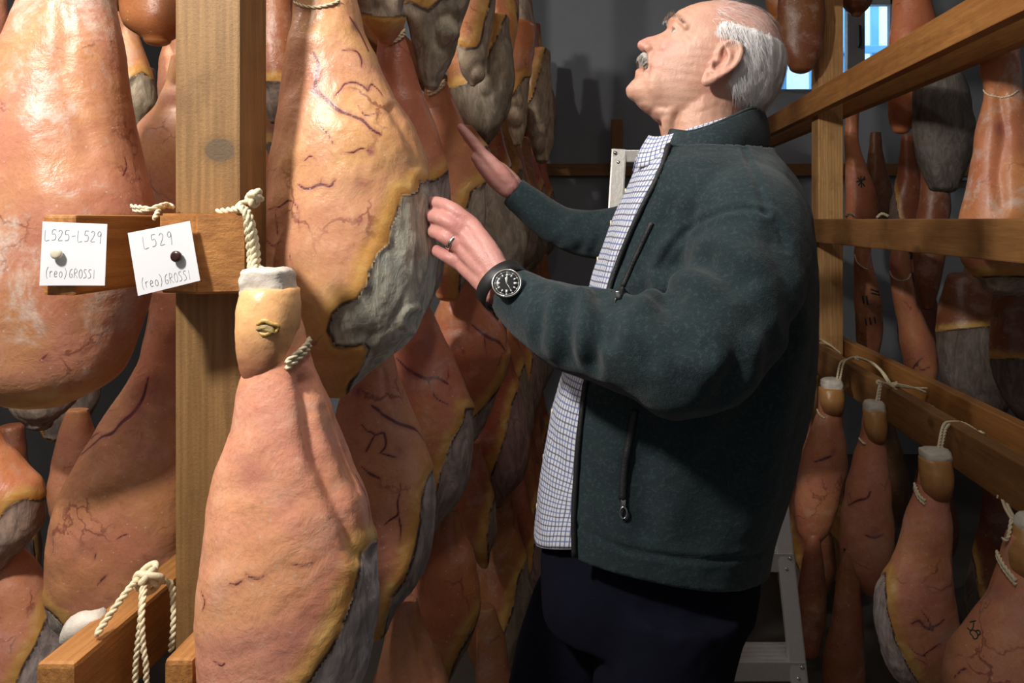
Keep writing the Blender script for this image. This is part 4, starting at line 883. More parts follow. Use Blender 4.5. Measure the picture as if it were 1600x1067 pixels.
def head_pt(iz, th):
    c, s = np.cos(th), np.sin(th); e = np.where(c > 0, 2.25, 2.05)
    cx = np.sign(c)*np.abs(c)**(2/e); sy = np.sign(s)*np.abs(s)**(2/e)
    f = fc[iz]+np.where(c > 0, (fF-fc)[iz], (fc-fB)[iz])*cx; return f, wH[iz]*sy
I, T_ = np.meshgrid(np.arange(nzH), thH, indexing='ij'); ff, yy = head_pt(I, T_); zz = np.repeat(zH[:, None], nthH, 1)
hp = np.stack([ff, yy, zz], 2).reshape(-1, 3)
# eye sockets, temples, folds beside the nose
for s in (-1, 1):
    d = np.linalg.norm((hp-np.array([90, 31*s, 30]))*np.array([.6, 1, 1.15]), axis=1); hp[:, 0] -= 10*np.exp(-(d/13)**2)
    d = np.linalg.norm((hp-np.array([60, 68*s, 48]))*np.array([.7, .5, .8]), axis=1); hp[:, 1] -= s*3.0*np.exp(-(d/18)**2)
    d = np.linalg.norm((hp-np.array([62, 52*s, -32]))*np.array([.6, .5, .7]), axis=1); hp[:, 1] -= s*3.0*np.exp(-(d/16)**2)
hf = grid_faces(nzH, nthH)+[list(range(nthH))[::-1], [(nzH-1)*nthH+i for i in range(nthH)]]
body = MB(); body.add(H(*hp.T), hf)
def ell(c, r, n=16):
    u, v = np.meshgrid(np.linspace(0, PI, n), np.arange(2*n)*PI/n, indexing='ij')
    p = np.stack([np.cos(u)*r[0], np.sin(u)*np.cos(v)*r[1], np.sin(u)*np.sin(v)*r[2]], 2).reshape(-1, 3)+np.array(c)
    return p, grid_faces(n, 2*n)
def hell(c, r):
    p, f = ell(c, r); body.add(H(*p.T), f)
def htube(pts, R, ns=12, mb=None):
    P = smooth_path(np.c_[np.array(pts, float), np.asarray(R, float)], 6*len(pts)); v, f = tube(P[:, :3], P[:, 3], ns, round_end=True); (mb or body).add(H(*v.T), f)
# nose
htube([(95,0,34),(101,0,22),(110,0,10),(119,0,0),(124,0,-7)], [6.5,6.5,8,9.2,9.6]); hell((125.0,0,-8.5), (9.6,10.5,9.2)); hell((121,0,-13), (7,8,6))
for s in (-1, 1):
    hell((112.5,13*s,-11), (10.5,7.2,8.2)); htube([(98,5*s,28),(104,10*s,5),(106,15*s,-8)], [6,8,6])
    htube([(102,8*s,46),(97,24*s,49),(86,42*s,46),(74,54*s,38)], [5.5,5.5,5,4])            # brow
    hell((76,33*s,1), (24,12,22)); hell((84,23*s,-18), (19,13,20)); hell((58,33*s,-56), (34,13,32))          # cheek, jowl
    htube([(104,14*s,-44),(97,26*s,-50)], [6,5])
    # lids
    htube([(88,19*s,29),(93.5,26*s,35),(91.5,35*s,35.5),(82,44*s,28)], [2.6,3.0,3.2,2.4]); htube([(88,19*s,28),(91,27*s,22.5),(88.5,36*s,22),(81,44*s,27)], [2.4,2.7,2.7,2.2])
    htube([(86,24*s,18),(83,38*s,17),(77,46*s,21)], [4,4.5,3])                                   # bag below the eye
    # ear
    sf_ = lambda f, z, o: (f, s*(74+o), z)
    htube([sf_(3,8,6),sf_(9,20,5),sf_(8,33,7),sf_(1,43,10),sf_(-10,45,14),sf_(-20,37,17),sf_(-24,22,18),sf_(-21,5,17),sf_(-13,-10,14),sf_(-5,-21,11)], [3.6,3.8,4,4.2,4.4,4.6,4.6,4.4,4.2,4.5])
    htube([sf_(-8,-17,9),sf_(-1,-27,8),sf_(5,-32,6),sf_(9,-24,4),sf_(11,-12,2)], [6,7,7,6,4])
    htube([sf_(-1,30,9),sf_(-9,22,13),sf_(-12,8,13),sf_(-8,-6,11),sf_(1,-12,9),sf_(8,-8,6)], [3.6,4.2,4.6,4.4,3.8,3.2])
    hell(sf_(10,1,4), (5,4,6.5))
    for q in [(-2,36,6),(-12,34,9),(-16,22,10),(-14,10,10),(-10,-4,8),(-4,-16,6)]: hell(sf_(q[0], q[1], q[2]), (9,4,9))
    hell(sf_(-6,5,-2), (16,8,20)); hell(sf_(-4,28,-2), (12,8,14))
hell((103,0,-40), (10,18,9)); htube([(104,-20,-53),(109,-8,-52.5),(110,0,-52),(109,8,-52.5),(104,20,-53)], [3,5,5.6,5,3])    # lower lip
hell((97,0,-84), (19,22,16)); hell((62,0,-92), (32,32,15)); hell((35,0,-96), (32,40,16))
# neck, torso core, arms, legs
def chain(pts, ns=24, mb=None, sub=6, flat=1.):
    P = smooth_path(np.array(pts, float), sub*len(pts)); v, f = tube(P[:, :3], P[:, 3], ns, round_end=True, flat=flat); (mb or body).add(v, f)
def C(px, py, Y, r): return (*W(px, py, Y), r)
chain([C(1120,110,YM,.058), C(1108,160,YM,.061), C(1102,205,YM,.064), C(1112,250,YM,.070), C(1120,300,YM,.085)])
for s in (-1, 1): chain([(*H(-8, 44*s, -20), .012), (*H(30, 30*s, -90), .013), (*W(1052, 232, YM+s*.012), .013)], 10)   # cords of the throat
chain([C(1118,300,YM,.10), C(1112,420,YM,.125), C(1085,560,YM,.14), C(1050,700,YM,.125), C(1025,820,YM,.105), (.12,YM,.84,.09)], 28)
SHL, SHR = W(1160,350,1.11), W(1150,345,1.44)
chain([(*W(1125,320,1.2),.07), (*SHL,.066), C(1140,490,1.01,.056), C(1082,568,.985,.050), C(1000,540,1.0,.048), C(900,507,1.05,.041), C(830,474,1.085,.031), C(793,452,1.105,.027)], 20)
chain([(*W(1125,320,1.34),.07), (*SHR,.066), C(1040,360,1.50,.050), C(920,362,1.53,.036), C(865,345,1.53,.030), C(810,302,1.52,.024), C(796,290,1.515,.024)], 20)
for s, xk, xm in ((-1, .13, .10), (1, -.07, -.03)):
    chain([(.10,YM+.075*s,.84,.075), (xm,YM+.095*s,.66,.075), (xk-.03,YM+.10*s,.46,.055), (xk+.01,YM+.10*s,.28,.048), (xk+.02,YM+.10*s,.09,.036)], 18)
    chain([(xk+.05,YM+.10*s,.055,.035), (xk-.05,YM+.10*s,.05,.036), (xk-.15,YM+.105*s,.035,.026)], 12)
# near hand: back of the hand towards the camera, fingers closing round the ham's edge
def finger(pts, R): chain([C(*p, r) for p, r in zip(pts, R)], 14, sub=8)
MC = [(737,351,1.165), (726,367,1.160), (722,388,1.160), (722,414,1.165)]
wrist = (782,446,1.115)
for (a, r1_, r2_), b in zip(((wrist[0]+4, .016, .0128), (wrist[0], .017, .0135), (wrist[0]-4, .017, .0130), (wrist[0]-10, .016, .0120)), MC):
    oy = {.0128: -14, .0135: -5, .0130: 5, .0120: 14}[r2_]
    chain([C(a, wrist[1]+oy, wrist[2], r1_), C((a+b[0])/2+2, (wrist[1]+oy+b[1])/2-1, (wrist[2]+b[2])/2-.004, .0150), C(*b, r2_)], 14)
finger([(737,351,1.165),(706,326,1.170),(684,317,1.196),(664,316,1.248)], [.0128,.0108,.0102,.0088])
finger([(726,367,1.160),(697,345,1.162),(676,338,1.192),(658,338,1.248)], [.0132,.0114,.0104,.0090])
finger([(722,388,1.160),(695,370,1.160),(677,362,1.192),(660,360,1.245)], [.0128,.0112,.0103,.0088])
finger([(722,414,1.165),(701,402,1.168),(684,393,1.192),(668,386,1.240)], [.0120,.0104,.0096,.0082])
finger([(770,425,1.135),(752,392,1.180),(728,368,1.215),(704,352,1.235)], [.0170,.0155,.0125,.0105])
chain([C(765,428,1.135,.020), C(742,398,1.165,.019), C(728,385,1.172,.015)], 16)
# far hand: edge-on, palm laid on the ham, fingers pointing up
fw = (798,292,1.515)
for k, dy in enumerate((-.030, -.010, .010, .028)):
    m = (769-k*1.0, 255+k*1.5, 1.515+dy)
    chain([C(fw[0], fw[1]-2, fw[2]+dy*.6, .0165), C(784, 273, 1.512+dy*.8, .0165), C(*m, .0135)], 14)
    e = (0, 4, 0, -9)[k]
    finger([m, (752-e*.3, 237-e*.4+k, m[2]+.004), (736-e*.5, 217-e*.7+k, m[2]+.006), (723-e*.6, 202-e+k, m[2]+.006)], [.0135,.0112,.0102,.0085])
finger([(792,295,1.500),(772,279,1.492),(756,262,1.488),(744,246,1.490)], [.0185,.0165,.0130,.0105])
chain([C(798,290,1.512,.024), C(780,272,1.508,.023), C(766,258,1.508,.018)], 16)

def remesh(mb, vox, smooth=2, sfac=.5, keep=None):
    m = bpy.data.meshes.new('tmp'); m.from_pydata(mb.V().tolist(), [], mb.f); m.update()
    o = bpy.data.objects.new('tmp', m); COL.objects.link(o)
    bm = bmesh.new(); bm.from_mesh(m); bmesh.ops.recalc_face_normals(bm, faces=bm.faces); bm.to_mesh(m); bm.free()
    r = o.modifiers.new('r', 'REMESH'); r.mode = 'VOXEL'; r.voxel_size = vox
    if smooth: q = o.modifiers.new('s', 'SMOOTH'); q.factor = sfac; q.iterations = smooth
    dg = bpy.context.evaluated_depsgraph_get(); e = o.evaluated_get(dg).to_mesh()
    V = np.empty(len(e.vertices)*3); e.vertices.foreach_get('co', V); V = V.reshape(-1, 3)
    N = np.empty(len(V)*3); e.vertices.foreach_get('normal', N); N = N.reshape(-1, 3)
    Fq = [list(p.vertices) for p in e.polygons]
    o.evaluated_get(dg).to_mesh_clear(); bpy.data.objects.remove(o); bpy.data.meshes.remove(m)
    return V, N, Fq
V, N, Fq = remesh(body, .0027, 3, .5)
hl = Hinv(V); head = (hl[:, 2] > -110) & (np.linalg.norm(hl-np.array([0, 0, 20]), axis=1) < 170)
def groove(P, pts, dep, wd_):
    P0 = smooth_path(np.array(pts, float), 5*len(pts)); d = np.full(len(P), 1e9); ok = np.linalg.norm(P-P0.mean(0), axis=1) < np.linalg.norm(P0-P0.mean(0), axis=1).max()+4*wd_
    for i in range(len(P0)-1): d[ok] = np.minimum(d[ok], seg_dist(P[ok], P0[i], P0[i+1])[0])
    return dep*np.exp(-(d/wd_)**2)
dd = np.zeros(len(V))
for s in (-1, 1):
    for pts, dep, w_ in (([(110,15*s,-4),(103,24*s,-18),(98,30*s,-36),(95,33*s,-48)], 1.6, 3.2), ([(76,47*s,30),(66,55*s,34),(56,61*s,36)], .9, 2.), ([(76,48*s,27),(66,57*s,26),(56,62*s,24)], 1.0, 2.), ([(76,48*s,24),(68,55*s,17),(60,60*s,12)], .8, 2.),
                         ([(98,12*s,62),(90,32*s,64),(76,50*s,62)], .7, 2.2), ([(94,12*s,72),(86,32*s,74),(72,50*s,72)], .6, 2.2), ([(86,40*s,14),(80,46*s,12),(74,50*s,14)], .7, 2.),
                         ([(92,36*s,-52),(88,40*s,-66),(84,40*s,-78)], 1.2, 3.), ([(20,70*s,-20),(18,69*s,-40),(26,62*s,-60)], .8, 3.), ([(36,64*s,-12),(34,62*s,-36),(40,58*s,-52)], .5, 3.),
                         ([(60,44*s,-104),(30,56*s,-84),(6,64*s,-60)], 1.6, 4.), ([(52,36*s,-120),(24,52*s,-104),(0,60*s,-80)], 1.0, 3.5), ([(10,62*s,-90),(-14,62*s,-70),(-30,60*s,-50)], .9, 3.)):
        dd += groove(hl, pts, dep, w_)
dd += groove(hl, [(106,-22,-46.5),(111,0,-46),(106,22,-46.5)], 2.0, 1.8)
dd += groove(hl, [(109,-16,-66),(113,0,-66),(109,16,-66)], 1.2, 4)
V = V-N*(dd*HS*head)[:, None]+N*(.00035*snoise(V, 60, 5, 2))[:, None]
# skin colours by place, with shade painted into openings, mouth line and creases
g3 = lambda c, r: np.exp(-(np.linalg.norm(hl-np.array(c), axis=1)/r)**2)
base = np.tile(np.array([.60, .335, .235]), (len(V), 1))
def blend(col, w):
    global base
    w = np.clip(w, 0, 1)[:, None]; base = base*(1-w)+np.array(col)*w
bl_ = snoise(V, 9, 8, 3)
blend((.66, .40, .31), .5*sstep(.0, .8, bl_)); blend((.52, .25, .18), .5*sstep(.0, .9, -bl_))
blend((.64, .255, .225), .8*g3((126,0,-6), 15)+.55*sum(g3((90,42*s,-10), 24) for s in (-1, 1)))
blend((.66, .40, .35), .8*sstep(60, 95, hl[:, 2])*head*sstep(70, 30, hl[:, 0]))
blend((.60, .26, .20), .45*sum(g3((0,80*s,10), 36) for s in (-1, 1))); blend((.20, .07, .05), .85*sum(g3((4,78*s,1), 7.) for s in (-1, 1)))  # dark spot paints the shade inside the ear opening
for pts, wd_ in (([(104,-24,-46.5),(110,-10,-46),(111,0,-46),(110,10,-46),(104,24,-46.5)], 1.8),): blend((.25, .08, .07), .9*groove(hl, pts, 1, wd_)*head)
blend((.56, .24, .20), .6*groove(hl, [(106,-18,-52),(110,0,-52),(106,18,-52)], 1, 5)*head)
blend((.30, .12, .09), .35*np.clip(dd*head/1.6, 0, 1))  # painted crease shade, following groove depth
blend((.12, .05, .04), .8*sum(g3((117,7*s,-16.5), 3.6) for s in (-1, 1)))  # painted dark of the nostrils
hnd = V[:, 0] < (800-VX)*1.1/F+.0; hn = (V[:, 1] < 1.3) & (V[:, 0] < -.08); hfz = (V[:, 1] > 1.4) & (V[:, 0] < -.12)
blend((.58, .265, .235), .85*(hn | hfz)); blend((.56, .22, .20), .5*(hn | hfz)*sstep(.0, .8, snoise(V, 14, 3, 2)))
for c_ in MC: blend((.60, .24, .21), .5*np.exp(-(np.linalg.norm(V-W(c_[0]-12, c_[1]-8, c_[2]-.012), axis=1)/.014)**2))
tint_h = sstep(66, 58, hl[:, 2]-.29*(32-hl[:, 0]))*((hl[:, 0] < 30)*(hl[:, 2] > 44) | (hl[:, 0] < -26))*(hl[:, 2] > -20)*head
blend((.66, .58, .55), .7*tint_h)
def skin_material():
    t = NT('skin'); p = t.n('ShaderNodeTexCoord').outputs['Object']; c = t.attr('col', 0)
    n = t.noise(p, 90, 4, .65); n2 = t.noise(p, 420, 3, .6); n3 = t.noise(p, 45, 3, .6)
    c = t.mix(t.rng(n, .48, .75, 0, .30), c, (.45, .16, .12)); c = t.mix(t.rng(n3, .55, .75, 0, .30), c, (.70, .46, .36))
    t.B(Base_Color=c, Roughness=.46, Subsurface_Weight=.14, Subsurface_Radius=(.012, .004, .002), Subsurface_Scale=.5)
    t.bump(t.math('ADD', n, t.math('MULTIPLY', n2, .7)), .3, .0022); return t.m
M['skin'] = skin_material()
bo = mk('body', V, Fq, M['skin'], person, attrs={'col': base}); bo['label'] = 'tanned pinkish skin of face and hands'
headV, headF = V[head], None
# finger nails of the near hand are behind the ham; wedding ring
rc = smooth_path(np.array([C(709,380,1.160,.0), C(703,376,1.160,.0)])[:, :3], 2); ax = np.array(W(695,370,1.160))-np.array(W(722,388,1.160)); ax /= np.linalg.norm(ax)
cR = np.array(W(706.5,377.5,1.160)); v, f = tube([cR-ax*.0032, cR-ax*.0030, cR+ax*.0030, cR+ax*.0032], [.0112,.0136,.0136,.0112], 30); o = mk('ring', v, f, M['steel'], person); o['label'] = 'plain silver ring'
# eyes
def eye_material():
    t = NT('eye'); c = t.attr('col', 0); t.B(Base_Color=c, Roughness=.12); return t.m
M['eye'] = eye_material()
for s in (-1, 1):
    p, f = ell((80, 31*s, 29), (12.2,12.2,12.2), 22); d = p-np.array([80, 31*s, 29]); a = d@np.array([.90, .0, .42])/12.2
    col = np.where((a > .93)[:, None], (.01,.01,.01), np.where((a > .70)[:, None], (.15,.18,.16), (.48,.43,.39)))
    mk('eye', H(*p.T), f, M['eye'], person, attrs={'col': col})
# hair: a cap over sides and back plus loose strands
def hair_material(name, a, b):
    t = NT(name); p = t.n('ShaderNodeTexCoord').outputs['Object']; n = t.noise(p, 60, 3, .6)
    t.B(Base_Color=t.mix(n, a, b), Roughness=.55); t.b.inputs['Specular IOR Level'].default_value = .3
    return t.m
M['hair'] = hair_material('white_hair', (.70, .68, .67), (.90, .88, .88)); M['grey_hair'] = hair_material('grey_whiskers', (.34, .31, .28), (.58, .55, .51))
ru = np.random.RandomState(3); hair = MB()
def dense_w(f, z):
    top = 66+.29*(32-f); w = sstep(top+10, top-8, z); lo = np.where(f > -20, 54+.0*f, -14-.0*f); fr = np.where(z > 46, 26, -28)
    return w*sstep(lo-6, lo+6, z)*sstep(fr+6, fr-6, f)
cap = hp.copy(); wd_ = dense_w(hp[:, 0], hp[:, 2]); cen = np.array([-12, 0, 30]); dirn = hp-cen; dirn[:, 2] *= .4; dirn /= np.linalg.norm(dirn, axis=1)[:, None]
rel = hp*np.array([1, 1, 1.]); str_ = snoise(np.c_[hp[:, 0]*.012-hp[:, 2]*.004, hp[:, 1]*.012, (hp[:, 2]*.9+hp[:, 0]*-.6)*.0015], 4.5, 4, 3)
thick = -1.5+11*sstep(.1, 1, wd_)**1.6*sstep(-130, -20, -np.abs(hp[:, 2]-20))+2.2*str_+6*sstep(-40, -95, hp[:, 0])*sstep(60, 0, hp[:, 2])
cap = hp+dirn*thick[:, None]-np.array([0, 0, 1])*(wd_*2)[:, None]
hq = [q for q in grid_faces(nzH, nthH) if np.mean(wd_[q]) > .30]
u = np.unique(np.array(hq)); mp = -np.ones(len(cap), int); mp[u] = np.arange(len(u))
hair.add(H(*cap[u].T), [[int(mp[i]) for i in q] for q in hq])
def strand(mb, p0, d0, L, w, nrm, curl=0., droop=0., n=5):
    t = np.linspace(0, 1, n); P = p0+np.outer(t*L, d0)+np.outer(np.sin(t*PI)*curl, nrm)+np.outer(t**2*droop, nrm)
    sd = np.cross(d0, nrm); sd /= np.linalg.norm(sd)+1e-9; ww = w*(1-.75*t**2)
    vs = np.vstack([P-sd*ww[:, None], P+sd*ww[:, None]]); mb.add(H(*vs.T), [[i, i+1, i+1+n, i+n] for i in range(n-1)])
cand = np.where(wd_ > .06)[0]
for k in range(6500):
    i = cand[ru.randint(len(cand))]
    if ru.rand() > wd_[i]**.6: continue
    p = hp[i]+dirn[i]*thick[i]*ru.uniform(.75, 1.12)+ru.randn(3)*1.6
    d = np.array([-.62, 0, -.72])+ru.randn(3)*np.array([.16, .10, .16]); d -= dirn[i]*(d@dirn[i]); d /= np.linalg.norm(d)
    strand(hair, p, d, ru.uniform(14, 38), ru.uniform(.25, .5), dirn[i], ru.uniform(-.6, 2.2), ru.uniform(-2.5, 2.0))
scal = np.where((hp[:, 2] > 62) & (wd_ < .3) & (hp[:, 0] < 46))[0]
for k in range(620):
    i = scal[ru.randint(len(scal))]; p = hp[i]+dirn[i]*.8+np.array([0, 0, .8]); nn = hp[i]-np.array([-12, 0, 40]); nn /= np.linalg.norm(nn)
    d = np.array([-.85, 0, -.35])+ru.randn(3)*.18; d -= nn*(d@nn); d /= np.linalg.norm(d); strand(hair, p, d, ru.uniform(12, 30), .22, nn, 1.2, ru.uniform(-1, .4))
ho = hair.build('hair', M['hair'], person); ho['label'] = 'short white hair round a bald crown'
mo = MB()
for s in (-1, 1):
    P = smooth_path(np.array([(113.5,1*s,-28),(113,10*s,-29),(108.5,20*s,-34),(102,28*s,-43)], float), 12); v, f = tube(P, np.array([7.5,8,8,8,7.8,7.5,7,6.5,5.8,5,4,2.6]), 14, round_end=True); v[:, 2] = -33+(v[:, 2]+33)*1.15; mo.add(H(*v.T), f)
    for k in range(420):
        j = ru.randint(len(P)); a = ru.uniform(-.5, 1.3); n_ = np.array([math.cos(a)*.95, s*.35, math.sin(a)]); n_ /= np.linalg.norm(n_)
        strand(mo, P[j]+n_*ru.uniform(5.5, 8.2), np.array([.25, s*ru.uniform(.1, .7), -1.0])/1.15, ru.uniform(5, 11), .38, n_, .8, -.6, 4)
mo.build('moustache', M['grey_hair'], person)['label'] = 'clipped grey-white moustache'
eb = MB()
for s in (-1, 1):
    P = smooth_path(np.array([(111.5,8*s,44),(106,24*s,52),(93.5,42*s,49),(82,53*s,42)], float), 20)
    for k in range(150):
        j = ru.randint(20); strand(eb, P[j]+ru.randn(3)*np.array([.8, .8, 2.0]), np.array([.25, .75*s, .55])/1., ru.uniform(5, 9), .34, np.array([.9, .3*s, .3]), .6, 0, 4)
eb.build('eyebrow', M['grey_hair'], person)

# ------------------------------------------------------------------ clothes
def loft_rows(rows, ns, e, Yc=YM, n=70):
    P = smooth_path(np.array([(r[0], r[1], r[2], r[3]*1000) for r in rows], float)[:, [0, 1, 2, 3]], n)
    z = ZC-(P[:, 0]-VY)*Yc/F; xf, xb, hw = (P[:, 1]-VX)*Yc/F, (P[:, 2]-VX)*Yc/F, P[:, 3]/1000
    th = np.arange(ns)*2*PI/ns; c, s = np.cos(th), np.sin(th); cx = np.sign(c)*np.abs(c)**(2/e); sy = np.sign(s)*np.abs(s)**(2/e)
    Vv = np.stack([((xf+xb)/2)[:, None]+((xb-xf)/2)[:, None]*cx, Yc+hw[:, None]*sy, np.repeat(z[:, None], ns, 1)], 2)
    return Vv.reshape(-1, 3), grid_faces(n, ns)+[list(range(ns)), [(n-1)*ns+i for i in range(ns)]]
SHIRT = [(228,1012,1170,.070),(245,1004,1192,.095),(268,996,1210,.125),(294,984,1222,.150),(328,968.5,1232,.168),(367,953,1238,.175),(401,940.5,1240,.177),(436,929.5,1242,.177),(480,916,1240,.177),(540,895,1237,.177),(595,876,1233,.177),(641,863,1225,.176),(688,855,1215,.174),(736,848,1205,.172),(783,843,1195,.170),(838,838,1186,.168)]
JACK = [(224,985,1203,.105),(246,978,1212,.135),(262,972,1222,.165),(285,964,1236,.188),(320,952,1250,.202),(360,940,1258,.208),(420,922,1265,.211),(500,896,1268,.212),(600,860,1262,.209),(650,846,1252,.206),(700,838,1240,.203),(760,830,1225,.201),(800,826,1212,.198),(838,824,1202,.194),(885,823,1190,.190)]
jm = MB(); v, f = loft_rows(JACK, 96, 2.35); jm.add(v, f)
slv = [C(1150,318,1.16,.074), C(1168,352,1.105,.088), C(1165,415,1.065,.087), C(1138,490,1.015,.083), C(1085,558,.985,.076), C(1010,545,.99,.068), C(950,527,1.015,.063), C(890,510,1.045,.059), C(840,486,1.078,.048), C(806,464,1.098,.041), C(793,457,1.105,.039)]
P = smooth_path(np.array(slv), 90); v, f = tube(P[:, :3], P[:, 3], 40, cap=True); jm.add(v, f); slP = P
slv2 = [C(1140,318,1.38,.074), C(1130,345,1.43,.084), C(1040,360,1.49,.070), C(960,366,1.52,.055), C(912,364,1.53,.048), C(868,349,1.53,.040), C(825,318,1.522,.034), C(800,298,1.517,.031)]
P = smooth_path(np.array(slv2), 80); v, f = tube(P[:, :3], P[:, 3], 36, cap=True); jm.add(v, f)
V, N, Fq = remesh(jm, .0042, 5, .5)
# soft folds traced on the near side
jb = BVHTree.FromPolygons([Vector(x) for x in V], Fq)
folds = [([(1050,420),(1085,408),(1120,415),(1150,435)],.010,.014), ([(1100,400),(1135,425),(1165,470),(1180,500)],.011,.014), ([(1010,470),(1045,440),(1085,425)],-.008,.016), ([(1020,470),(1035,500),(1060,535)],.009,.011),
         ([(1042,470),(1075,505),(1095,545)],.010,.012), ([(985,480),(1005,520),(1015,560)],.006,.010), ([(945,455),(958,485),(952,530)],.010,.009), ([(930,450),(938,490),(930,540),(925,575)],.009,.008), ([(910,445),(915,490),(905,545)],-.005,.010), ([(890,470),(880,510),(885,560)],.007,.010),
         ([(960,470),(985,470),(1010,455)],.007,.009), ([(850,450),(845,490),(838,530)],.005,.008), ([(868,450),(872,500),(862,550)],-.004,.010), ([(1120,470),(1150,520),(1155,570),(1135,610)],.010,.016), ([(1185,440),(1205,500),(1205,570)],.009,.018), ([(1215,380),(1232,450),(1238,520)],.008,.016),
         ([(1190,620),(1150,660),(1130,720)],.008,.020), ([(1215,560),(1180,640),(1170,760)],.008,.022), ([(1040,640),(1060,700),(1055,800)],-.006,.022), ([(1010,660),(1000,740),(1010,820)],.005,.015), ([(1090,300),(1060,360),(1030,420)],-.006,.020), ([(1055,330),(1020,400),(1000,450)],.006,.012), ([(1080,340),(1050,400),(1020,455)],.007,.010),
         ([(820,300),(850,330),(870,352)],.004,.007), ([(905,345),(915,370),(905,392)],.006,.007), ([(925,335),(935,365),(925,395)],.006,.007), ([(890,345),(893,370),(880,385)],-.003,.007), ([(945,340),(950,370),(940,395)],.005,.007)]
nearm = None
for pl, dep, w_ in folds:
    Q = cast_line(jb, pl, 4*len(pl)); d = np.full(len(V), 1e9)
    ok = np.linalg.norm(V-Q.mean(0), axis=1) < np.linalg.norm(Q-Q.mean(0), axis=1).max()+4*w_
    for i in range(len(Q)-1): d[ok] = np.minimum(d[ok], seg_dist(V[ok], Q[i], Q[i+1])[0])
    V -= N*(dep*(np.exp(-(d/(1.25*w_))**2)-.22*np.exp(-((d-2.2*w_)/(w_*1.1))**2)))[:, None]
E_ = np.unique(np.sort(np.concatenate([np.array(Fq)[:, [i, (i+1) % 4]] for i in range(4)]), 1), axis=0) if all(len(q) == 4 for q in Fq) else None
if E_ is not None:
    dg_ = np.bincount(E_.ravel(), minlength=len(V))[:, None]
    for _ in range(5):
        acc = np.zeros_like(V); np.add.at(acc, E_[:, 0], V[E_[:, 1]]); np.add.at(acc, E_[:, 1], V[E_[:, 0]]); V = .5*V+.5*acc/dg_
V += N*(.0022*snoise(V*np.array([1, 1, .6]), 6, 77, 2)+.0007*snoise(V, 22, 78, 2))[:, None]
# seams: pressed lines
jb = BVHTree.FromPolygons([Vector(x) for x in V], Fq)
seams = [[(1163,231),(1175,265),(1188,300),(1196,330)], [(1196,332),(1160,325),(1120,334),(1085,352),(1050,385),(1030,420)], [(905,822),(960,852),(1030,868),(1110,875),(1185,868)], [(1196,332),(1215,350),(1228,390)]]
for pl in seams:
    Q = cast_line(jb, pl, 8*len(pl)); d = np.full(len(V), 1e9)
    for i in range(len(Q)-1): d = np.minimum(d, seg_dist(V, Q[i], Q[i+1])[0])
    V -= N*(.0030*np.exp(-(d/.0040)**2)-.0012*np.exp(-((d-.010)/.005)**2))[:, None]
# open front: cut the shell back to the zip line (given on the near side), hem left open below
EDGE = [(232,1040,1.20),(262,1030,1.18),(290,1018,1.16),(320,1003,1.145),(360,985,1.135),(400,969,1.13),(440,955,1.128),(480,945,1.127),(540,930,1.126),(600,914,1.125),(650,908,1.125),(700,903,1.125),(760,899,1.125),(800,897,1.125),(850,898,1.125),(900,900,1.125)]
ez = np.array([ZC-(p-VY)*y/F for p, x, y in EDGE]); ex = np.array([(x-VX)*y/F for p, x, y in EDGE])
def edge_x(z): return np.interp(-z, -ez, ex)
zhem = ZC-.487
def hem_z(x): return ZC-.487-.21*(x+.027)
inarm = np.zeros(len(V), bool)
for PP in (slP, P):
    c_ = PP[:, :3]; r_ = PP[:, 3]
    for i in range(14, len(c_)): inarm |= np.linalg.norm(V-c_[i], axis=1) < r_[i]*1.35
torso = ~inarm | ((V[:, 1] > 1.155) & (V[:, 1] < 1.40) & (V[:, 0] > -.05))
cut = torso & (V[:, 0] < edge_x(V[:, 2])) & (V[:, 1] > 1.10) & (V[:, 1] < 1.45)
cut |= V[:, 2] < hem_z(V[:, 0])
cut |= (V[:, 2] > ZC-(236-VY)*YM/F) & (V[:, 0] > 0)
keepf = [q for q in Fq if not cut[q].any()]
# drop loose islands
par = list(range(len(V)))
def find(a):
    while par[a] != a: par[a] = par[par[a]]; a = par[a]
    return a
for q in keepf:
    a = find(q[0])
    for b in q[1:]: par[find(b)] = a
from collections import Counter
cnt = Counter(find(q[0]) for q in keepf); big = cnt.most_common(1)[0][0]
keepf = [q for q in keepf if find(q[0]) == big]
# boundary along the zip: move on to the line
ec = Counter()
for q in keepf:
    for i in range(4): ec[tuple(sorted((q[i], q[(i+1) % len(q)])))] += 1
bv = {a for e, c in ec.items() if c == 1 for a in e}
bvi = np.array(sorted(bv)); onz = bvi[(np.abs(V[bvi, 0]-edge_x(V[bvi, 2])) < .02) & (V[bvi, 2] > hem_z(V[bvi, 0])+.008) & (V[bvi, 1] < YM+.3)]
V[onz, 0] = edge_x(V[onz, 2])
hemv = bvi[V[bvi, 2] < hem_z(V[bvi, 0])+.008]; V[hemv, 2] = hem_z(V[hemv, 0])+.002
u = np.unique(np.array([i for q in keepf for i in q])); mp = -np.ones(len(V), int); mp[u] = np.arange(len(u))
def fleece_material():
    t = NT('green_fleece'); p = t.n('ShaderNodeTexCoord').outputs['Object']; n = t.noise(p, 520, 3, .7); n2 = t.noise(p, 14, 3, .6); n3 = t.noise(p, 160, 3, .7)
    t.b.inputs['Specular IOR Level'].default_value = .2; c = t.mix(n, (.008, .017, .020), (.026, .045, .050)); c = t.mix(t.rng(n2, .35, .7, 0, .35), c, (.011, .021, .028)); c = t.mix(t.rng(n3, .50, .66, 0, .5), c, (.044, .066, .071))
    t.B(Base_Color=c, Roughness=.92, Sheen_Weight=.12, Sheen_Roughness=.5); t.bump(t.math('ADD', n, n3), .5, .0025); return t.m
M['fleece'] = fleece_material(); M['zip'] = plain('black_zip_tape', (.014, .015, .017), .5, 0, .3, 400, .4)
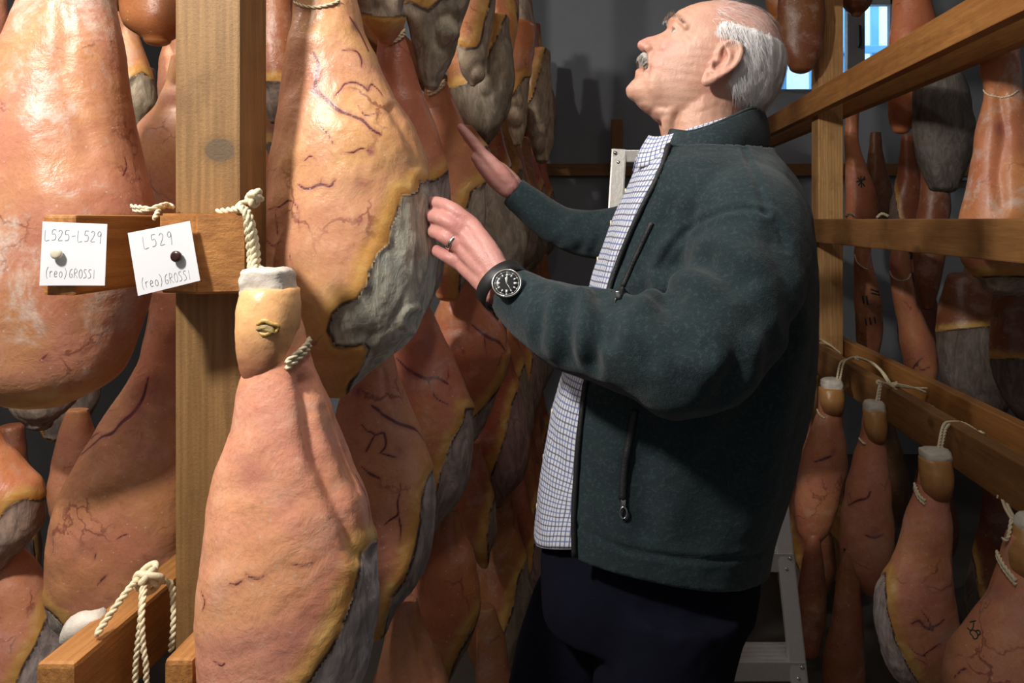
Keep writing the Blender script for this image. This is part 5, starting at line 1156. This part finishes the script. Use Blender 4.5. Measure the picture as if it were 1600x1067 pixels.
jo = mk('jacket', V[u], [[int(mp[i]) for i in q] for q in keepf], M['fleece'], person); jo['label'] = 'dark green fleece jacket, worn open'
sd = jo.modifiers.new('cloth', 'SOLIDIFY'); sd.thickness = .0045; sd.offset = -1
# stand-up collar
top_ = [(1049,204,YM-.040),(1062,206,YM-.070),(1078,207,YM-.088),(1100,201,YM-.098),(1122,193,YM-.098),(1146,182,YM-.084),(1168,172,YM-.055),(1184,169,YM-.028),(1190,169,YM)]
bot_ = [(1031,270,YM-.075),(1048,268,YM-.098),(1075,265,YM-.114),(1100,258,YM-.122),(1127,248,YM-.120),(1155,236,YM-.100),(1178,231,YM-.068),(1194,230,YM-.034),(1200,230,YM)]
def half(T): P = np.array([W(*t) for t in T]); P = smooth_path(P, 40); Q = P[::-1].copy(); Q[:, 1] = 2*YM-Q[:, 1]; return np.vstack([P, Q[1:]])
tp, bt_ = half(top_), half(bot_); nv = 14; Vc = []
for k in range(nv):
    t_ = k/(nv-1); q = tp*(1-t_)+bt_*t_; out = q-np.array([q[:, 0].mean(), YM, 0]); out[:, 2] = 0; out /= np.linalg.norm(out, axis=1)[:, None]
    q = q+out*(.004*math.sin(t_*PI)*1.0+(.004 if k == nv-1 else 0))[..., None] if False else q+out*(.005*math.sin(t_*PI))
    Vc.append(q)
Vc = np.vstack(Vc); co = mk('collar', Vc, grid_faces(nv, len(tp), False), M['fleece'], jo); sd = co.modifiers.new('cloth', 'SOLIDIFY'); sd.thickness = .006; sd.offset = 0
mb = MB().add(*tube(tp, .0036, 8)); mb.add(*tube(bt_, .0026, 8)); mb.build('collar_piping', M['fleece'], jo)
# zip tape down the near and far front edges
jb = BVHTree.FromPolygons([Vector(x) for x in V], keepf)
zs = np.linspace(ez[0], zhem+.006, 80); lineN = []
for z in zs:
    x = edge_x(np.array([z]))[0]; h = jb.ray_cast(Vector((x+.004, .6, z)), Vector((0, 1, 0)))
    # the sleeve may be hit first: walk on to the torso
    y = None
    for _ in range(4):
        if h[0] is None: break
        if h[0].y > 1.085 and abs(h[0].y-1.13) < .13: y = h[0].y
        if y is not None: break
        h = jb.ray_cast(h[0]+Vector((0, .003, 0)), Vector((0, 1, 0)))
    if y is not None: lineN.append((x, y, z))
lineN = np.array(lineN); lineN[:, 1] = sm(lineN[:, 1], 12)
zt = MB(); n_ = len(lineN); A = lineN+np.array([-.006, .004, 0]); B_ = lineN+np.array([.008, -.0035, 0])
zt.add(*tube(lineN+np.array([0, -.001, 0]), .0042, 8)); zt.build('front_zip', M['zip'], jo)['label'] = 'black zip edge'
tn = np.vstack([lineN[:1], lineN]);
mb = MB().add(*tube(np.array([W(1049,204,YM-.042), W(1040,235,YM-.062), lineN[0], lineN[3]]), .0042, 8)); mb.build('collar_zip', M['zip'], jo)
def on_jacket(pl, n, r, name, mat, lab=None, lift=.0005, flat=1.):
    Q = cast_line(jb, pl, n, lift); v, f = tube(Q, r, 8, flat=flat); o = mk(name, v, f, mat, jo)
    if lab: o['label'] = lab
    return Q
on_jacket([(1019,348),(1004,380),(988,415),(975,445),(967,468)], 24, .0042, 'chest_zip', M['zip'], 'dark chest pocket zip')
on_jacket([(992,640),(985,680),(976,730),(973,780)], 24, .0058, 'pocket_zip', M['zip'], 'dark hand pocket zip')
def pull(px, py, name, s=1.):
    c = cast(jb, px, py, .003)
    if c is None: return
    mb = MB(); v, f = box_arrays(.007*s, .004, .012*s, .001); mb.add(v+c, f)
    t = np.linspace(0, 2*PI, 20); mb.add(*tube(np.c_[c[0]+.005*s*np.sin(t), c[1]-.002+0*t, c[2]-.012*s+.008*s*np.cos(t)], .0013*s, 6, cap=False)); mb.build(name, M['steel'], jo)['label'] = 'metal zip pull'
pull(967, 463, 'zip_pull', .8); pull(974, 786, 'zip_pull', 1.0)
# shirt
def gingham_material():
    t = NT('gingham'); uv = t.n('ShaderNodeTexCoord').outputs['UV']; sx = t.n('ShaderNodeSeparateXYZ'); t.put(sx.inputs[0], uv)
    p = t.n('ShaderNodeTexCoord').outputs['Object']; nz_ = t.math('MULTIPLY', t.math('SUBTRACT', t.noise(p, 14, 2, .5), .5), .006)
    def lines(s):
        s = t.math('ADD', s, nz_); a = t.math('FRACT', t.math('MULTIPLY', s, 1/.0088)); m = t.math('ABSOLUTE', t.math('SUBTRACT', a, .5)); k = t.math('FRACT', t.math('MULTIPLY', s, .5/.0088))
        return t.rng(m, .17, .11), t.math('GREATER_THAN', k, .5)
    lx, kx = lines(sx.outputs[0]); lz, kz = lines(sx.outputs[1])
    c = t.mix(t.math('MULTIPLY', lx, .85), (.66, .68, .74), t.mix(kx, (.09, .14, .36), (.06, .07, .14))); c = t.mix(t.math('MULTIPLY', lz, .80), c, t.mix(kz, (.10, .16, .40), (.07, .08, .17)))
    t.B(Base_Color=c, Roughness=.85); t.bump(t.noise(p, 700, 2, .6), .2, .001); return t.m
M['shirt'] = gingham_material()
ns, nr = 120, 110; v, f = loft_rows(SHIRT, ns, 2.3, n=nr); G3 = v.reshape(nr, ns, 3)
arc = np.concatenate([np.zeros((nr, 1)), np.cumsum(np.linalg.norm(np.diff(G3, axis=1), axis=2), 1)], 1); arc -= arc[:, ns//2:ns//2+1]
uv = np.stack([arc, G3[:, :, 2]], 2).reshape(-1, 2)
g = G3.reshape(-1, 3); v = v.copy(); th = np.arctan2(g[:, 1]-YM, -(g[:, 0]-.1))
v[:, 2] += .050*np.clip(np.abs(g[:, 1]-YM)/.16, 0, 1)**1.6*sstep(G3[-1, 0, 2]+.16, G3[-1, 0, 2], g[:, 2])
v[:, 0] -= .0035*snoise(g*np.array([.3, 2.2, .9]), 6, 31, 3)+.0022*np.exp(-((g[:, 1]-YM)/.016)**2)
so = mk('shirt', v, f[:-2], M['shirt'], person, uv=uv); so['label'] = 'white and blue checked shirt'; sd = so.modifiers.new('cloth', 'SOLIDIFY'); sd.thickness = .0018; sd.offset = -1
hem = G3[-1]; mk('hem', *tube(np.vstack([v.reshape(nr, ns, 3)[-1], v.reshape(nr, ns, 3)[-1][:1]]), .0016, 6, cap=False), M['shirt'], so, uv=None)
for k, py in enumerate((300, 352, 405, 470, 640, 715, 790)):
    z = ZC-(py-VY)*YM/F; i = int(np.argmin(np.abs(G3[:, 0, 2]-z))); c = v.reshape(nr, ns, 3)[i, ns//2]+np.array([-.001, -.004, 0]); bvv, bff = tube([c+np.array([.001, 0, 0]), c-np.array([.0012, 0, 0]), c-np.array([.0018, 0, 0])], [.0055,.0055,.004], 16); mk('button', bvv, bff, M['pin_white'], so)
# shirt collar: a band round the neck with a folded leaf coming to points
def collar_half(T, n=36): P = smooth_path(np.array([W(*t) for t in T]), n); Q = P[::-1].copy(); Q[:, 1] = 2*YM-Q[:, 1]; return np.vstack([P, Q[1:]])
fold = collar_half([(1014,212,YM-.018),(1026,214,YM-.038),(1045,211,YM-.058),(1070,204,YM-.069),(1098,195,YM-.075),(1128,186,YM-.072),(1155,176,YM-.055),(1172,172,YM-.028),(1176,171,YM)])
leaf = collar_half([(993,262,YM-.046),(1012,258,YM-.066),(1040,248,YM-.076),(1070,236,YM-.080),(1098,222,YM-.082),(1128,208,YM-.078),(1155,198,YM-.060),(1176,194,YM-.032),(1182,194,YM)])
nv = 10; Vs = []
for k in range(nv):
    t_ = k/(nv-1); q = fold*(1-t_)+leaf*t_; out = q-np.array([W(1110,200,YM)[0], YM, 0]); out[:, 2] = 0; out /= np.linalg.norm(out, axis=1)[:, None]; Vs.append(q+out*.004*math.sin(t_*PI))
Vs = np.vstack(Vs); n2_ = len(fold); al = np.r_[0, np.cumsum(np.linalg.norm(np.diff(leaf, axis=0), axis=1))]
uvs = np.stack([np.tile(al, nv), np.repeat(np.linspace(0, .055, nv), n2_)], 1)
co = mk('shirt_collar', Vs, grid_faces(nv, n2_, False), M['shirt'], so, uv=uvs); sd = co.modifiers.new('cloth', 'SOLIDIFY'); sd.thickness = .0022; sd.offset = 0
band = np.vstack([fold, fold+np.array([0, 0, -.034])]); mk('collar_band', band, grid_faces(2, n2_, False), M['shirt'], so, uv=np.stack([np.tile(al, 2), np.repeat([0, .034], n2_)], 1))
# trousers and shoes
def denim():
    t = NT('navy_trousers'); p = t.n('ShaderNodeTexCoord').outputs['Object']; n = t.noise(p, 300, 3, .6)
    t.B(Base_Color=t.mix(n, (.003, .003, .008), (.006, .007, .016)), Roughness=.95); t.b.inputs['Specular IOR Level'].default_value = .12; t.bump(n, .3, .002); return t.m
M['denim'] = denim(); tm = MB()
v, f = loft_rows([(790,860,1186,.160),(840,850,1184,.168),(900,846,1182,.172),(950,850,1175,.166)], 60, 2.3, n=20); tm.add(v, f)
for s, xk, xm in ((-1, .13, .10), (1, -.07, -.03)):
    P = smooth_path(np.array([(.06+.06*(s < 0),YM+.082*s,.87,.125), (xm,YM+.092*s,.68,.110), (xk-.02,YM+.10*s,.46,.084), (xk+.01,YM+.10*s,.25,.076), (xk+.03,YM+.10*s,.07,.074)]), 50); v, f = tube(P[:, :3], P[:, 3], 30, flat=.92); tm.add(v, f)
V, N, Fq = remesh(tm, .008, 6); V += N*(.003*snoise(V, 7, 15, 3))[:, None]; mk('trousers', V, Fq, M['denim'], person)['label'] = 'dark navy trousers'
for s, xk in ((-1, .13), (1, -.07)):
    sm_ = MB(); P = np.array([(xk+.085,YM+.10*s,.055,.038),(xk+.03,YM+.10*s,.06,.044),(xk-.08,YM+.102*s,.052,.045),(xk-.16,YM+.105*s,.040,.036),(xk-.19,YM+.105*s,.034,.026)]); P = smooth_path(P, 24)
    v, f = tube(P[:, :3], P[:, 3], 20, round_end=True); v[:, 2] = np.maximum(v[:, 2], .004); sm_.add(v, f); mk('shoe', sm_.V(), sm_.f, M['black'], person)
# wristwatch on the near wrist, dial towards the camera
wc = np.array(W(792, 443, 1.050)); ax = np.array(W(740, 398, 1.14))-np.array(W(815, 468, 1.10)); ax /= np.linalg.norm(ax)
nrm = np.array([.18, -1, .30]); nrm /= np.linalg.norm(nrm); nrm -= ax*(nrm@ax)*.6; nrm /= np.linalg.norm(nrm)
xx = np.cross(nrm, np.array([0, 0, 1.])); xx /= -np.linalg.norm(xx); zz_ = np.cross(xx, nrm); zz_ = zz_ if zz_[2] > 0 else -zz_
Rr_ = .0205
def disk(c0, prof, ns=40): return tube(np.array([c0+nrm*h for h, r in prof]), [r for h, r in prof], ns)
wv, wf = disk(wc, [(-.009, Rr_*.85), (-.007, Rr_*.98), (.0, Rr_*1.0), (.001, Rr_*.98)]); watch = mk('wristwatch', wv, wf, M['black'], person); watch['label'] = 'black wristwatch with steel bezel'
t = np.linspace(0, 2*PI, 60); ring_ = wc+nrm*.0016+np.outer(np.cos(t), xx)*Rr_*.94+np.outer(np.sin(t), zz_)*Rr_*.94; v, f = tube(ring_, .0017, 8, cap=False); mk('bezel', v, f, M['steel'], watch)
v, f = disk(wc, [(.0008, Rr_*.90), (.0013, Rr_*.90), (.00135, Rr_*.5)]); mk('dial', v, f, M['dial'], watch)
mks = MB()
def dab(r0, r1, a, w):
    u_ = math.sin(a)*xx+math.cos(a)*zz_; s_ = math.cos(a)*xx-math.sin(a)*zz_; q0, q1 = wc+nrm*.0017+u_*Rr_*r0, wc+nrm*.0017+u_*Rr_*r1
    vs = np.array([q0-s_*w, q0+s_*w, q1+s_*w, q1-s_*w]); mks.add(np.vstack([vs, vs-nrm*.0003]), [[0,1,2,3],[7,6,5,4],[0,4,5,1],[1,5,6,2],[2,6,7,3],[3,7,4,0]])
for k in range(12): dab(.52 if k % 3 else .46, .66, k*PI/6, .00085 if k % 3 else .0013)
for k in range(60): dab(.76 if k % 5 else .72, .82, k*PI/30, .00022 if k % 5 else .0006)
dab(-.08, .42, math.radians(-12), .0010); dab(-.08, .60, math.radians(-2), .0008); dab(-.12, .62, math.radians(150), .0003)
mks.build('dial_marks', M['lume'], watch)['label'] = 'white hands and hour marks'
# strap: a band round the wrist
wax = np.array(W(775, 428, 1.125))-np.array(W(800, 455, 1.105)); wax /= np.linalg.norm(wax); ctr = np.array(W(786, 447, 1.108)); b1 = np.cross(wax, nrm); b1 /= np.linalg.norm(b1); b2 = np.cross(b1, wax); b2 = b2 if b2@nrm > 0 else -b2
th = np.linspace(0, 2*PI, 48, endpoint=False); Vst = []
for wq, rr in ((-.011, 0), (-.0105, .0018), (.0105, .0018), (.011, 0), (.0105, -.001), (-.0105, -.001)):
    Vst.append(ctr+wax*wq+np.outer(np.cos(th), b1)*(.0375+rr)+np.outer(np.sin(th), b2)*(.0385+rr))
Vst = np.vstack(Vst); fs = grid_faces(6, 48); fs += [[5*48+j, 5*48+(j+1) % 48, (j+1) % 48, j] for j in range(48)]; mk('strap', Vst, fs, M['black'], watch)
